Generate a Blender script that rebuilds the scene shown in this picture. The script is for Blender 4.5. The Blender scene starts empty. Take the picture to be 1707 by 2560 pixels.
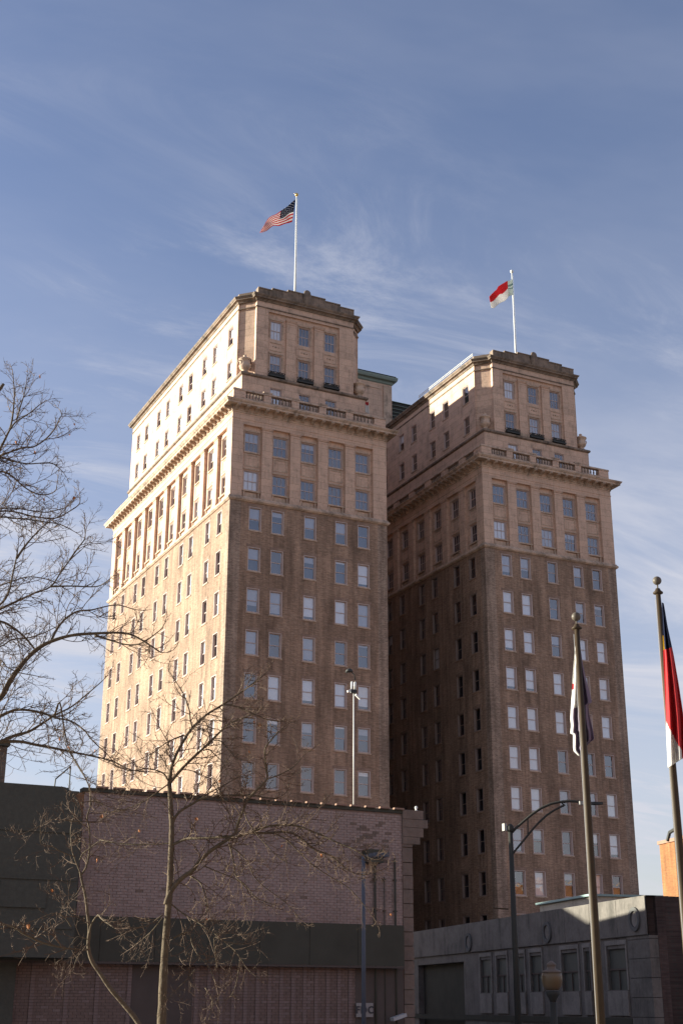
import bpy, math, random
from mathutils import Vector, Matrix
random.seed(7)
S = bpy.context.scene
COL = S.collection

# ------------------------------------------------------------------ camera
F_PX = 3317.5            # focal length in pixels of the 1707 x 2560 photograph
PITCH, ROLL, YAW = 0.35559, 0.003256, 0.454407
CAM = Vector((-36.012, -94.342, 1.6))
_cy, _sy = math.cos(YAW), math.sin(YAW)
_cp, _sp = math.cos(PITCH), math.sin(PITCH)
_r = Vector((_cy, -_sy, 0)); _fw = Vector((_sy, _cy, 0)); _up = Vector((0, 0, 1))
CF = _fw * _cp + _up * _sp
_u = _up * _cp - _fw * _sp
CR = _r * math.cos(ROLL) + _u * math.sin(ROLL)
CU = _u * math.cos(ROLL) - _r * math.sin(ROLL)
cam_data = bpy.data.cameras.new('camera')
cam = bpy.data.objects.new('camera', cam_data); COL.objects.link(cam)
cam.matrix_world = Matrix(((CR.x, CU.x, -CF.x, CAM.x), (CR.y, CU.y, -CF.y, CAM.y), (CR.z, CU.z, -CF.z, CAM.z), (0, 0, 0, 1)))
cam_data.sensor_fit = 'VERTICAL'
cam_data.sensor_height = 24.0
cam_data.lens = 24.0 * F_PX / 2560.0
cam_data.clip_start = 0.1
cam_data.clip_end = 6000
S.camera = cam

# ------------------------------------------------------------------ light
SUN_ELEV = math.radians(11.0)
SUN_AZ = math.radians(38.0)          # from -X towards +Y
SUN_DIR = Vector((-math.cos(SUN_AZ) * math.cos(SUN_ELEV), math.sin(SUN_AZ) * math.cos(SUN_ELEV), math.sin(SUN_ELEV)))
sun_d = bpy.data.lights.new('sun', 'SUN')
sun_d.energy = 4.7
sun_d.angle = math.radians(0.6)
sun_d.color = (1.0, 0.985, 0.82)
sun = bpy.data.objects.new('sun', sun_d); COL.objects.link(sun)
sun.rotation_euler = SUN_DIR.to_track_quat('Z', 'Y').to_euler()

W = bpy.data.worlds.new('World'); S.world = W; W.use_nodes = True
def build_world():
    nt = W.node_tree; N = nt.nodes; L = nt.links
    N.clear()
    out = N.new('ShaderNodeOutputWorld'); bg = N.new('ShaderNodeBackground')
    L.new(bg.outputs[0], out.inputs[0])
    bg.inputs['Strength'].default_value = 0.070
    sky = N.new('ShaderNodeTexSky'); sky.sky_type = 'NISHITA'; sky.sun_disc = False
    sky.sun_elevation = SUN_ELEV
    # the sky's rotation is measured clockwise from +Y
    sky.sun_rotation = math.atan2(SUN_DIR.x, SUN_DIR.y)
    sky.air_density = 1.0; sky.dust_density = 0.6; sky.ozone_density = 1.6
    hs = N.new('ShaderNodeHueSaturation'); hs.inputs['Saturation'].default_value = 0.96
    hs.inputs['Value'].default_value = 1.0
    L.new(sky.outputs[0], hs.inputs['Color'])
    tint = N.new('ShaderNodeMix'); tint.data_type = 'RGBA'; tint.blend_type = 'MULTIPLY'
    tint.inputs['Factor'].default_value = 1.0
    L.new(hs.outputs[0], tint.inputs['A']); tint.inputs['B'].default_value = (1.06, 0.95, 1.08, 1)
    tc = N.new('ShaderNodeTexCoord')
    sep = N.new('ShaderNodeSeparateXYZ'); L.new(tc.outputs['Generated'], sep.inputs[0])
    zc = N.new('ShaderNodeMath'); zc.operation = 'MAXIMUM'; L.new(sep.outputs['Z'], zc.inputs[0]); zc.inputs[1].default_value = 0.0
    za = N.new('ShaderNodeMath'); za.operation = 'ADD'; L.new(zc.outputs[0], za.inputs[0]); za.inputs[1].default_value = 0.10
    dx = N.new('ShaderNodeMath'); dx.operation = 'DIVIDE'; L.new(sep.outputs['X'], dx.inputs[0]); L.new(za.outputs[0], dx.inputs[1])
    dy = N.new('ShaderNodeMath'); dy.operation = 'DIVIDE'; L.new(sep.outputs['Y'], dy.inputs[0]); L.new(za.outputs[0], dy.inputs[1])
    cmb = N.new('ShaderNodeCombineXYZ'); L.new(dx.outputs[0], cmb.inputs[0]); L.new(dy.outputs[0], cmb.inputs[1])
    def layer(rot, scale, loc, det, rough, lo, hi, dist):
        mp = N.new('ShaderNodeMapping'); L.new(cmb.outputs[0], mp.inputs[0])
        mp.inputs['Rotation'].default_value = (0, 0, rot); mp.inputs['Scale'].default_value = scale; mp.inputs['Location'].default_value = loc
        nz = N.new('ShaderNodeTexNoise'); nz.inputs['Scale'].default_value = 1.0; nz.inputs['Detail'].default_value = det
        nz.inputs['Roughness'].default_value = rough; nz.inputs['Distortion'].default_value = dist
        L.new(mp.outputs[0], nz.inputs['Vector'])
        mr = N.new('ShaderNodeMapRange'); mr.interpolation_type = 'SMOOTHSTEP'; L.new(nz.outputs[0], mr.inputs[0])
        mr.inputs[1].default_value = lo; mr.inputs[2].default_value = hi
        return mr.outputs[0]
    def math2(op, a, b):
        m = N.new('ShaderNodeMath'); m.operation = op
        for i, v in enumerate((a, b)):
            if isinstance(v, (int, float)): m.inputs[i].default_value = v
            else: L.new(v, m.inputs[i])
        return m.outputs[0]
    wisp = layer(2.75, (1.5, 3.4, 1), (0.4, 4.2, 0), 9, 0.70, 0.45, 0.78, 1.3)
    patch = layer(0.9, (0.8, 1.1, 1), (5.2, 0.4, 0), 4, 0.55, 0.36, 0.64, 0.4)
    veil = layer(0.35, (0.45, 0.8, 1), (8.0, 2.2, 0), 6, 0.6, 0.35, 0.80, 0.6)
    low = layer(2.0, (0.8, 1.7, 1), (1.3, 6.1, 0), 9, 0.62, 0.42, 0.72, 0.9)
    # clouds bank up low over the horizon
    lowmask = N.new('ShaderNodeMapRange'); lowmask.interpolation_type = 'SMOOTHSTEP'; L.new(sep.outputs['Z'], lowmask.inputs[0])
    lowmask.inputs[1].default_value = 0.47; lowmask.inputs[2].default_value = 0.22
    amt = math2('ADD', math2('MULTIPLY', math2('MULTIPLY', wisp, patch), 0.66), math2('MULTIPLY', veil, 0.27))
    amt = math2('ADD', amt, math2('MULTIPLY', math2('MULTIPLY', low, lowmask.outputs[0]), 0.82))
    hz_ = N.new('ShaderNodeMapRange'); hz_.interpolation_type = 'SMOOTHSTEP'; L.new(sep.outputs['Z'], hz_.inputs[0])
    for i, v in enumerate((0.60, 0.02, 0.0, 0.40)): hz_.inputs[i+1].default_value = v
    amt = math2('ADD', amt, hz_.outputs[0])
    amt = math2('MINIMUM', amt, 0.88)
    cl = N.new('ShaderNodeMix'); cl.data_type = 'RGBA'
    L.new(amt, cl.inputs['Factor']); L.new(tint.outputs['Result'], cl.inputs['A'])
    cl.inputs['B'].default_value = (3.5, 3.55, 3.95, 1)
    L.new(cl.outputs['Result'], bg.inputs['Color'])
build_world()
S.view_settings.view_transform = 'Standard'
S.view_settings.look = 'None'
S.view_settings.exposure = 1.50
S.view_settings.gamma = 1.0
S.render.engine = 'CYCLES'
S.cycles.max_bounces = 8
S.cycles.diffuse_bounces = 6
S.cycles.transparent_max_bounces = 8

# ------------------------------------------------------------------ helpers
def ray(px, py):
    return CF + CR * ((px - 853.5) / F_PX) - CU * ((py - 1280.0) / F_PX)
def at(px, py, dist):
    """the point that far (horizontally) from the camera, in the direction of a spot of the photograph"""
    r = ray(px, py); t = dist / math.hypot(r.x, r.y); return CAM + r * t
def at_y(px, py, y):
    r = ray(px, py); return CAM + r * ((y - CAM.y) / r.y)
def zz(reg, p): return (reg[0] + p[0] * reg[2], reg[1] + p[1] * reg[2])

class MB:
    def __init__(s): s.v = []; s.f = []; s.m = []
    def quad(s, a, b, c, d, mi=0):
        i = len(s.v); s.v += [tuple(a), tuple(b), tuple(c), tuple(d)]; s.f.append((i, i+1, i+2, i+3)); s.m.append(mi)
    def poly(s, pts, mi=0):
        i = len(s.v); s.v += [tuple(p) for p in pts]; s.f.append(tuple(range(i, i+len(pts)))); s.m.append(mi)
    def box(s, x0, y0, z0, x1, y1, z1, mi=0):
        i = len(s.v)
        s.v += [(x0,y0,z0),(x1,y0,z0),(x1,y1,z0),(x0,y1,z0),(x0,y0,z1),(x1,y0,z1),(x1,y1,z1),(x0,y1,z1)]
        for f in ((0,3,2,1),(4,5,6,7),(0,1,5,4),(1,2,6,5),(2,3,7,6),(3,0,4,7)):
            s.f.append(tuple(i+k for k in f)); s.m.append(mi)
    def obox(s, O, U, V, Wd, mi=0):
        """box from corner O along three edge vectors"""
        O, U, V, Wd = Vector(O), Vector(U), Vector(V), Vector(Wd)
        i = len(s.v)
        s.v += [tuple(p) for p in (O, O+U, O+U+V, O+V, O+Wd, O+U+Wd, O+U+V+Wd, O+V+Wd)]
        for f in ((0,3,2,1),(4,5,6,7),(0,1,5,4),(1,2,6,5),(2,3,7,6),(3,0,4,7)):
            s.f.append(tuple(i+k for k in f)); s.m.append(mi)
    def tube(s, pts, rads, n=8, cap=True, mi=0):
        pts = [Vector(p) for p in pts]
        if not hasattr(rads, '__len__'): rads = [rads]*len(pts)
        base = len(s.v); ref = None
        for k, p in enumerate(pts):
            t = (pts[min(k+1, len(pts)-1)] - pts[max(k-1, 0)])
            if t.length < 1e-9: t = Vector((0,0,1))
            t.normalize()
            if ref is None:
                ref = Vector((1,0,0)) if abs(t.x) < 0.8 else Vector((0,1,0))
            a = ref - t*ref.dot(t)
            if a.length < 1e-6: a = t.orthogonal()
            a.normalize(); ref = a; b = t.cross(a)
            for j in range(n):
                g = 2*math.pi*j/n
                q = p + (a*math.cos(g) + b*math.sin(g))*rads[k]
                s.v.append((q.x, q.y, q.z))
        for k in range(len(pts)-1):
            for j in range(n):
                j2 = (j+1) % n
                s.f.append((base+k*n+j, base+k*n+j2, base+(k+1)*n+j2, base+(k+1)*n+j)); s.m.append(mi)
        if cap:
            s.f.append(tuple(base+j for j in reversed(range(n)))); s.m.append(mi)
            e = base+(len(pts)-1)*n
            s.f.append(tuple(e+j for j in range(n))); s.m.append(mi)
    def lathe(s, prof, n=16, c=(0,0,0), mi=0):
        base = len(s.v)
        for r, z in prof:
            for j in range(n):
                g = 2*math.pi*j/n
                s.v.append((c[0]+r*math.cos(g), c[1]+r*math.sin(g), c[2]+z))
        for k in range(len(prof)-1):
            for j in range(n):
                j2 = (j+1) % n
                s.f.append((base+k*n+j, base+k*n+j2, base+(k+1)*n+j2, base+(k+1)*n+j)); s.m.append(mi)
        s.f.append(tuple(base+j for j in reversed(range(n)))); s.m.append(mi)
        e = base+(len(prof)-1)*n
        s.f.append(tuple(e+j for j in range(n))); s.m.append(mi)
    def sweep(s, plan, prof, mi=0, closed=True):
        """profile [(outward offset, z)] run round a counter-clockwise plan with mitred corners"""
        n = len(plan); P = [Vector((p[0], p[1])) for p in plan]; mit = []
        for k in range(n):
            a = P[k] - P[k-1]; b = P[(k+1) % n] - P[k]
            if not closed and k == 0: a = b
            if not closed and k == n-1: b = a
            a.normalize(); b.normalize()
            na = Vector((a.y, -a.x)); nb = Vector((b.y, -b.x))
            m = na + nb; m = m / max(0.2, (1 + na.dot(nb)))
            mit.append(m)
        base = len(s.v); q = len(prof)
        for k in range(n):
            for o, z in prof:
                s.v.append((P[k].x + mit[k].x*o, P[k].y + mit[k].y*o, z))
        for k in range(n if closed else n-1):
            k2 = (k+1) % n
            for j in range(q-1):
                s.f.append((base+k*q+j, base+k2*q+j, base+k2*q+j+1, base+k*q+j+1)); s.m.append(mi)
    def mesh(s, name, mats, smooth=False):
        me = bpy.data.meshes.new(name); me.from_pydata(s.v, [], s.f)
        for m in (mats if isinstance(mats, (list, tuple)) else [mats]): me.materials.append(m)
        if any(s.m): me.polygons.foreach_set('material_index', s.m)
        if smooth: me.polygons.foreach_set('use_smooth', [True]*len(s.f))
        me.update(); return me

def link(name, me, parent=None, loc=(0,0,0), rz=0.0):
    o = bpy.data.objects.new(name, me); COL.objects.link(o)
    o.location = loc; o.rotation_euler = (0, 0, rz)
    if parent is not None: o.parent = parent
    return o
def part(name, mb, mat, parent, smooth=False, loc=(0,0,0), rz=0.0):
    return link(name, mb.mesh(name, mat, smooth), parent, loc, rz)
def tag(o, label, cat, group=None, kind=None):
    o['label'] = label; o['category'] = cat
    if group: o['group'] = group
    if kind: o['kind'] = kind
    return o
def thing(name, label, cat, loc=(0,0,0), group=None, rz=0.0):
    o = bpy.data.objects.new(name, None); COL.objects.link(o)
    o.empty_display_size = 0.5
    o.location = loc; o.rotation_euler = (0, 0, rz)
    return tag(o, label, cat, group)
def struct(name, mb, mat, label=None):
    o = link(name, mb.mesh(name, mat)); o['kind'] = 'structure'
    if label: o['label'] = label
    return o

# ------------------------------------------------------------------ materials
def new_mat(name):
    m = bpy.data.materials.new(name); m.use_nodes = True
    nt = m.node_tree; b = nt.nodes['Principled BSDF']
    return m, nt, b
def plain(name, col, rough=0.7, metal=0.0, var=0.12, scale=3.0, bump=0.0, spec=0.3):
    m, nt, b = new_mat(name); N, L = nt.nodes, nt.links
    b.inputs['Roughness'].default_value = rough; b.inputs['Metallic'].default_value = metal
    b.inputs['Specular IOR Level'].default_value = spec
    tc = N.new('ShaderNodeTexCoord'); nz = N.new('ShaderNodeTexNoise'); nz.inputs['Scale'].default_value = scale
    nz.inputs['Detail'].default_value = 6; nz.inputs['Roughness'].default_value = 0.6
    L.new(tc.outputs['Object'], nz.inputs['Vector'])
    mx = N.new('ShaderNodeMix'); mx.data_type = 'RGBA'
    mx.inputs['A'].default_value = tuple(c*(1-var*1.5) for c in col) + (1,)
    mx.inputs['B'].default_value = tuple(min(1, c*(1+var*1.5)) for c in col) + (1,)
    L.new(nz.outputs[0], mx.inputs['Factor']); L.new(mx.outputs['Result'], b.inputs['Base Color'])
    if bump:
        bp = N.new('ShaderNodeBump'); bp.inputs['Strength'].default_value = bump; bp.inputs['Distance'].default_value = 0.05
        L.new(nz.outputs[0], bp.inputs['Height']); L.new(bp.outputs[0], b.inputs['Normal'])
    return m
def wall_uv(N, L):
    tc = N.new('ShaderNodeTexCoord'); sp = N.new('ShaderNodeSeparateXYZ'); L.new(tc.outputs['Object'], sp.inputs[0])
    ad = N.new('ShaderNodeMath'); L.new(sp.outputs['X'], ad.inputs[0]); L.new(sp.outputs['Y'], ad.inputs[1])
    cb = N.new('ShaderNodeCombineXYZ'); L.new(ad.outputs[0], cb.inputs[0]); L.new(sp.outputs['Z'], cb.inputs[1])
    return tc, cb.outputs[0]
def stretched(N, L, src, scale, det=4, rough=0.6):
    mp = N.new('ShaderNodeMapping'); mp.inputs['Scale'].default_value = scale; L.new(src, mp.inputs[0])
    nz = N.new('ShaderNodeTexNoise'); nz.inputs['Scale'].default_value = 1.0; nz.inputs['Detail'].default_value = det
    nz.inputs['Roughness'].default_value = rough
    L.new(mp.outputs[0], nz.inputs['Vector']); return nz.outputs[0]
def brick(name, c1, c2, mortar, bw=0.21, bh=0.075, streak=0.38, stain=0.55, bump=0.4, rough_strip=False):
    m, nt, b = new_mat(name); N, L = nt.nodes, nt.links
    b.inputs['Roughness'].default_value = 0.85; b.inputs['Specular IOR Level'].default_value = 0.2
    tc, uv = wall_uv(N, L)
    bt = N.new('ShaderNodeTexBrick'); L.new(uv, bt.inputs['Vector'])
    bt.inputs['Scale'].default_value = 1.0; bt.inputs['Brick Width'].default_value = bw; bt.inputs['Row Height'].default_value = bh
    bt.inputs['Mortar Size'].default_value = 0.009; bt.inputs['Mortar Smooth'].default_value = 0.2; bt.inputs['Bias'].default_value = 0.0
    bt.inputs['Color1'].default_value = c1 + (1,); bt.inputs['Color2'].default_value = c2 + (1,); bt.inputs['Mortar'].default_value = mortar + (1,)
    # courses that fired darker or lighter, and blotches of soot
    s1 = stretched(N, L, uv, (1.6, 11.0, 1), 6, 0.75)
    s2 = stretched(N, L, uv, (0.35, 0.22, 1), 5, 0.6)
    s3 = stretched(N, L, uv, (1.9, 0.12, 1), 5, 0.7)
    def ramp(src, lo, hi, a, z):
        mr = N.new('ShaderNodeMapRange'); L.new(src, mr.inputs[0])
        for i, v in enumerate((lo, hi, a, z)): mr.inputs[i+1].default_value = v
        return mr.outputs[0]
    k = N.new('ShaderNodeMath'); k.operation = 'MULTIPLY'
    L.new(ramp(s1, 0.3, 0.7, 1-streak, 1+streak), k.inputs[0]); L.new(ramp(s2, 0.3, 0.7, 1-stain*0.6, 1+stain*0.4), k.inputs[1])
    k2 = N.new('ShaderNodeMath'); k2.operation = 'MULTIPLY'; L.new(k.outputs[0], k2.inputs[0]); L.new(ramp(s3, 0.35, 0.68, 1-stain*0.7, 1+stain*0.25), k2.inputs[1])
    mx = N.new('ShaderNodeMix'); mx.data_type = 'RGBA'; mx.blend_type = 'MULTIPLY'; mx.inputs['Factor'].default_value = 1
    L.new(bt.outputs['Color'], mx.inputs['A']); L.new(k2.outputs[0], mx.inputs['B'])
    L.new(mx.outputs['Result'], b.inputs['Base Color'])
    if bump:
        bp = N.new('ShaderNodeBump'); bp.inputs['Strength'].default_value = bump; bp.inputs['Distance'].default_value = 0.02
        L.new(s1 if rough_strip else bt.outputs['Fac'], bp.inputs['Height'])
        bp.invert = not rough_strip
        L.new(bp.outputs[0], b.inputs['Normal'])
    return m
def stone(name, col, dirt, amount=0.5, rough=0.8, block=(0, 0), streaky=1.0, lo=0.42):
    m, nt, b = new_mat(name); N, L = nt.nodes, nt.links
    b.inputs['Roughness'].default_value = rough; b.inputs['Specular IOR Level'].default_value = 0.25
    tc, uv = wall_uv(N, L)
    n1 = stretched(N, L, tc.outputs['Object'], (0.9, 0.9, 0.9), 8, 0.65)
    n2 = stretched(N, L, uv, (3.2, 0.28*streaky, 1), 6, 0.7)
    n3 = stretched(N, L, tc.outputs['Object'], (9, 9, 9), 5, 0.7)
    def ramp(src, lo, hi, a, z):
        mr = N.new('ShaderNodeMapRange'); mr.interpolation_type = 'SMOOTHSTEP'; L.new(src, mr.inputs[0])
        for i, v in enumerate((lo, hi, a, z)): mr.inputs[i+1].default_value = v
        return mr.outputs[0]
    d = N.new('ShaderNodeMath'); d.operation = 'MULTIPLY'; L.new(ramp(n1, lo, lo+0.28, 0, 1), d.inputs[0]); L.new(ramp(n2, 0.35, 0.7, 0.25, 1), d.inputs[1])
    d2 = N.new('ShaderNodeMath'); d2.operation = 'MULTIPLY'; L.new(d.outputs[0], d2.inputs[0]); d2.inputs[1].default_value = amount
    mx = N.new('ShaderNodeMix'); mx.data_type = 'RGBA'; mx.inputs['A'].default_value = col + (1,); mx.inputs['B'].default_value = dirt + (1,)
    L.new(d2.outputs[0], mx.inputs['Factor'])
    mu = N.new('ShaderNodeMix'); mu.data_type = 'RGBA'; mu.blend_type = 'MULTIPLY'; mu.inputs['Factor'].default_value = 1
    L.new(mx.outputs['Result'], mu.inputs['A']); L.new(ramp(n3, 0.25, 0.75, 0.86, 1.12), mu.inputs['B'])
    last = mu.outputs['Result']
    bp = N.new('ShaderNodeBump'); bp.inputs['Strength'].default_value = 0.25; bp.inputs['Distance'].default_value = 0.03
    if block[0]:
        bt = N.new('ShaderNodeTexBrick'); L.new(uv, bt.inputs['Vector']); bt.inputs['Scale'].default_value = 1
        bt.inputs['Brick Width'].default_value = block[0]; bt.inputs['Row Height'].default_value = block[1]; bt.inputs['Mortar Size'].default_value = 0.014
        bt.inputs['Color1'].default_value = (0.93, 0.93, 0.93, 1); bt.inputs['Color2'].default_value = (1.05, 1.04, 1.03, 1); bt.inputs['Mortar'].default_value = (0.66, 0.62, 0.58, 1)
        m3 = N.new('ShaderNodeMix'); m3.data_type = 'RGBA'; m3.blend_type = 'MULTIPLY'; m3.inputs['Factor'].default_value = 1
        L.new(last, m3.inputs['A']); L.new(bt.outputs['Color'], m3.inputs['B']); last = m3.outputs['Result']
    L.new(last, b.inputs['Base Color'])
    L.new(n3, bp.inputs['Height']); L.new(bp.outputs[0], b.inputs['Normal'])
    return m
def glass(name, tint, ior=1.9):
    m = bpy.data.materials.new(name); m.use_nodes = True; nt = m.node_tree; N, L = nt.nodes, nt.links; N.clear()
    out = N.new('ShaderNodeOutputMaterial'); mix = N.new('ShaderNodeMixShader')
    tr = N.new('ShaderNodeBsdfTransparent'); tr.inputs[0].default_value = tint + (1,)
    gl = N.new('ShaderNodeBsdfGlossy'); gl.inputs['Roughness'].default_value = 0.02; gl.inputs['Color'].default_value = (1.0, 0.95, 0.96, 1)
    fr = N.new('ShaderNodeFresnel'); ge = N.new('ShaderNodeNewGeometry'); mr = N.new('ShaderNodeMapRange')
    L.new(ge.outputs['Backfacing'], mr.inputs[0]); mr.inputs[3].default_value = ior; mr.inputs[4].default_value = 1.0/ior   # a thin sheet: the same from both sides
    L.new(mr.outputs[0], fr.inputs[0])
    tc = N.new('ShaderNodeTexCoord'); nz = N.new('ShaderNodeTexNoise'); nz.inputs['Scale'].default_value = 1.3
    L.new(tc.outputs['Object'], nz.inputs['Vector'])
    bp = N.new('ShaderNodeBump'); bp.inputs['Strength'].default_value = 0.06; bp.inputs['Distance'].default_value = 0.05
    L.new(nz.outputs[0], bp.inputs['Height']); L.new(bp.outputs[0], gl.inputs['Normal'])
    L.new(fr.outputs[0], mix.inputs[0]); L.new(tr.outputs[0], mix.inputs[1]); L.new(gl.outputs[0], mix.inputs[2]); L.new(mix.outputs[0], out.inputs[0])
    return m

M = {}
M['brick'] = brick('tower_brick', (0.40, 0.247, 0.163), (0.295, 0.178, 0.115), (0.38, 0.29, 0.23))
M['quoin'] = brick('quoin_brick', (0.39, 0.27, 0.20), (0.25, 0.165, 0.12), (0.42, 0.33, 0.26), bw=0.21, bh=0.10, streak=0.36, rough_strip=True, bump=0.3)
M['low_bounce'] = brick('darkened_unseen_brick', (0.15, 0.10, 0.08), (0.11, 0.075, 0.06), (0.14, 0.11, 0.09))  # for tower walls out of view, darkened to cut bounce light into the gap
M['lintel'] = brick('lintel_brick', (0.41, 0.255, 0.18), (0.34, 0.21, 0.15), (0.40, 0.31, 0.25), bw=0.075, bh=0.24, streak=0.15)
M['stone'] = stone('limestone', (0.63, 0.43, 0.32), (0.19, 0.14, 0.11), 0.66, block=(1.3, 0.62))
M['stone_trim'] = stone('limestone_trim', (0.60, 0.43, 0.32), (0.10, 0.08, 0.062), 0.95, lo=0.37)
M['stone_dirty'] = stone('sooty_limestone', (0.29, 0.21, 0.157), (0.07, 0.058, 0.047), 1.0, lo=0.33)
M['frame'] = plain('painted_sash', (0.52, 0.405, 0.365), 0.6, var=0.10)
M['shade_sash'] = plain('shade_painted_sash', (0.26, 0.195, 0.165), 0.8, var=0.2)  # right tower's left face: shade put into the sash colour
M['glass'] = glass('window_glass', (0.93, 0.94, 0.97), 2.45)
M['blind'] = plain('roller_blind', (0.70, 0.69, 0.68), 0.9, var=0.06)
M['curtain'] = plain('drawn_curtain', (0.34, 0.34, 0.36), 0.9, var=0.10)
M['room'] = plain('dark_room', (0.05, 0.055, 0.075), 0.95, var=0.2)
M['iron'] = plain('black_iron', (0.045, 0.045, 0.042), 0.6, var=0.2)
M['copper'] = plain('green_copper', (0.21, 0.25, 0.215), 0.7, var=0.15, scale=1.2)
M['roof'] = plain('roof_felt', (0.10, 0.10, 0.10), 0.9)
M['white_metal'] = plain('white_painted_metal', (0.78, 0.76, 0.72), 0.4, var=0.05)
M['gold'] = plain('gilded_ball', (0.75, 0.50, 0.16), 0.3, metal=0.9, var=0.05)

# ------------------------------------------------------------------ ground
mb = MB(); mb.quad((-2500, -2500, 0), (2500, -2500, 0), (2500, 2500, 0), (-2500, 2500, 0))
struct('ground', mb, plain('dry_ground', (0.20, 0.18, 0.15), 0.95, scale=0.4))
mb = MB(); mb.quad((-160, -76, 0.004), (160, -76, 0.004), (160, -66, 0.004), (-160, -66, 0.004))
struct('road', mb, plain('asphalt', (0.055, 0.055, 0.055), 0.9, scale=6))
mb = MB()
for k in range(-26, 27): mb.quad((k*6, -71.08, 0.008), (k*6+3, -71.08, 0.008), (k*6+3, -70.92, 0.008), (k*6, -70.92, 0.008))
struct('road_marking', mb, plain('road_paint', (0.7, 0.66, 0.5), 0.8))
mb = MB(); mb.box(-160, -66, -0.2, 160, -60.2, 0.13)
struct('pavement', mb, plain('concrete_paving', (0.36, 0.34, 0.31), 0.9, scale=2.5))
mb = MB(); mb.box(-160, -122, -0.2, 160, -76, 0.12)
struct('plaza', mb, plain('pale_plaza_paving', (0.36, 0.325, 0.285), 0.9, scale=2.0))

# ------------------------------------------------------------------ the towers
TW, TL = 14.4, 33.5
Z0, FH = 39.70, 3.45          # head of the top brick window, storey height
FRONT = (Vector((0, 0, 0)), Vector((1, 0, 0)), Vector((0, -1, 0)), 0.0)
LEFT = (Vector((0, TL, 0)), Vector((0, -1, 0)), Vector((-1, 0, 0)), -math.pi/2)
def fp(face, u, z, d): return face[0] + face[1]*u + face[2]*d + Vector((0, 0, z))
def facade(face, u0, u1, z0, z1, holes, d, depth, mb=None):
    mb = mb or MB()
    us = sorted(set([u0, u1] + [h[0] for h in holes] + [h[1] for h in holes]))
    zs = sorted(set([z0, z1] + [h[2] for h in holes] + [h[3] for h in holes]))
    for i in range(len(us)-1):
        for j in range(len(zs)-1):
            cu, cz = (us[i]+us[i+1])/2, (zs[j]+zs[j+1])/2
            if any(h[0] < cu < h[1] and h[2] < cz < h[3] for h in holes): continue
            mb.quad(fp(face, us[i], zs[j], d), fp(face, us[i+1], zs[j], d), fp(face, us[i+1], zs[j+1], d), fp(face, us[i], zs[j+1], d))
    for a, b, c, e in holes:
        q = [fp(face, a, c, d), fp(face, b, c, d), fp(face, b, e, d), fp(face, a, e, d)]
        r = [fp(face, a, c, d-depth), fp(face, b, c, d-depth), fp(face, b, e, d-depth), fp(face, a, e, d-depth)]
        for k in range(4):
            mb.quad(q[k], r[k], r[(k+1) % 4], q[(k+1) % 4])
    return mb
def fbox(mb, face, u0, u1, z0, z1, d0, d1):
    mb.obox(fp(face, u0, z0, d0), face[1]*(u1-u0), face[2]*(d1-d0), Vector((0, 0, z1-z0)))

_wm = {}
def window_meshes(w, h, cols, flush=True, shade_paint=False):
    """frame with two sashes, its panes, sill and lintel; x across, -y outwards, origin at the lower left of the opening"""
    key = (round(w, 3), round(h, 3), cols, flush, shade_paint)
    if key in _wm: return _wm[key]
    t = 0.09
    f = MB()
    y0, y1 = 0.12, 0.19
    c_ = 0.055; yf = -0.012 if flush else 0.05
    f.box(0, yf, 0, c_, y1, h); f.box(w-c_, yf, 0, w, y1, h); f.box(c_, yf, h-c_, w-c_, y1, h); f.box(c_, yf, 0, w-c_, y1, c_)
    f.box(c_, y0, c_, t, y1, h-c_); f.box(w-t, y0, c_, w-c_, y1, h-c_); f.box(t, y0, h-t, w-t, y1, h-c_); f.box(t, y0, c_, w-t, y1, t*1.2)
    s = 0.035; mid = h*0.5
    f.box(t, y0+0.03, mid-0.03, w-t, y1-0.005, mid+0.03)
    for (za, zb, yy) in ((mid+0.03, h-t, y0+0.025), (t*1.2, mid-0.03, y0+0.04)):
        f.box(t, yy, za, t+s, yy+0.03, zb); f.box(w-t-s, yy, za, w-t, yy+0.03, zb)
        for c in range(1, cols):
            x = t + (w-2*t)*c/cols
            f.box(x-0.016, yy+0.004, za, x+0.016, yy+0.026, zb)
    me = f.mesh('window', M['shade_sash' if shade_paint else 'frame'])
    pu = MB(); pu.quad((t, y0+0.045, mid+0.03), (w-t, y0+0.045, mid+0.03), (w-t, y0+0.045, h-t), (t, y0+0.045, h-t))
    pl = MB(); pl.quad((t, y0+0.062, t*1.2), (w-t, y0+0.062, t*1.2), (w-t, y0+0.062, mid-0.03), (t, y0+0.062, mid-0.03))
    si = MB(); si.box(-0.07, -0.06, -0.11, w+0.07, 0.20, -0.003)
    li = MB(); li.box(-0.16, -0.018, h+0.006, w+0.16, 0.05, h+0.24)
    _wm[key] = (me, pu.mesh('pane', M['glass']), pl.mesh('pane', M['glass']), si.mesh('sill', M['brick' if shade_paint else 'stone_trim']), li.mesh('lintel', M['brick' if shade_paint else 'lintel']))  # sill and lintel toned down with the sash, imitating shade
    return _wm[key]
wrnd = random.Random(41)
_bm = {}
def blind_mesh(w, h, frac, mat):
    key = (round(w, 3), round(h, 3), round(frac, 2), mat)
    if key not in _bm:
        b = MB(); b.box(0.08, 0.22, h*(1-frac)+0.02, w-0.08, 0.235, h-0.05); _bm[key] = b.mesh('blind', M[mat])
    return _bm[key]
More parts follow.
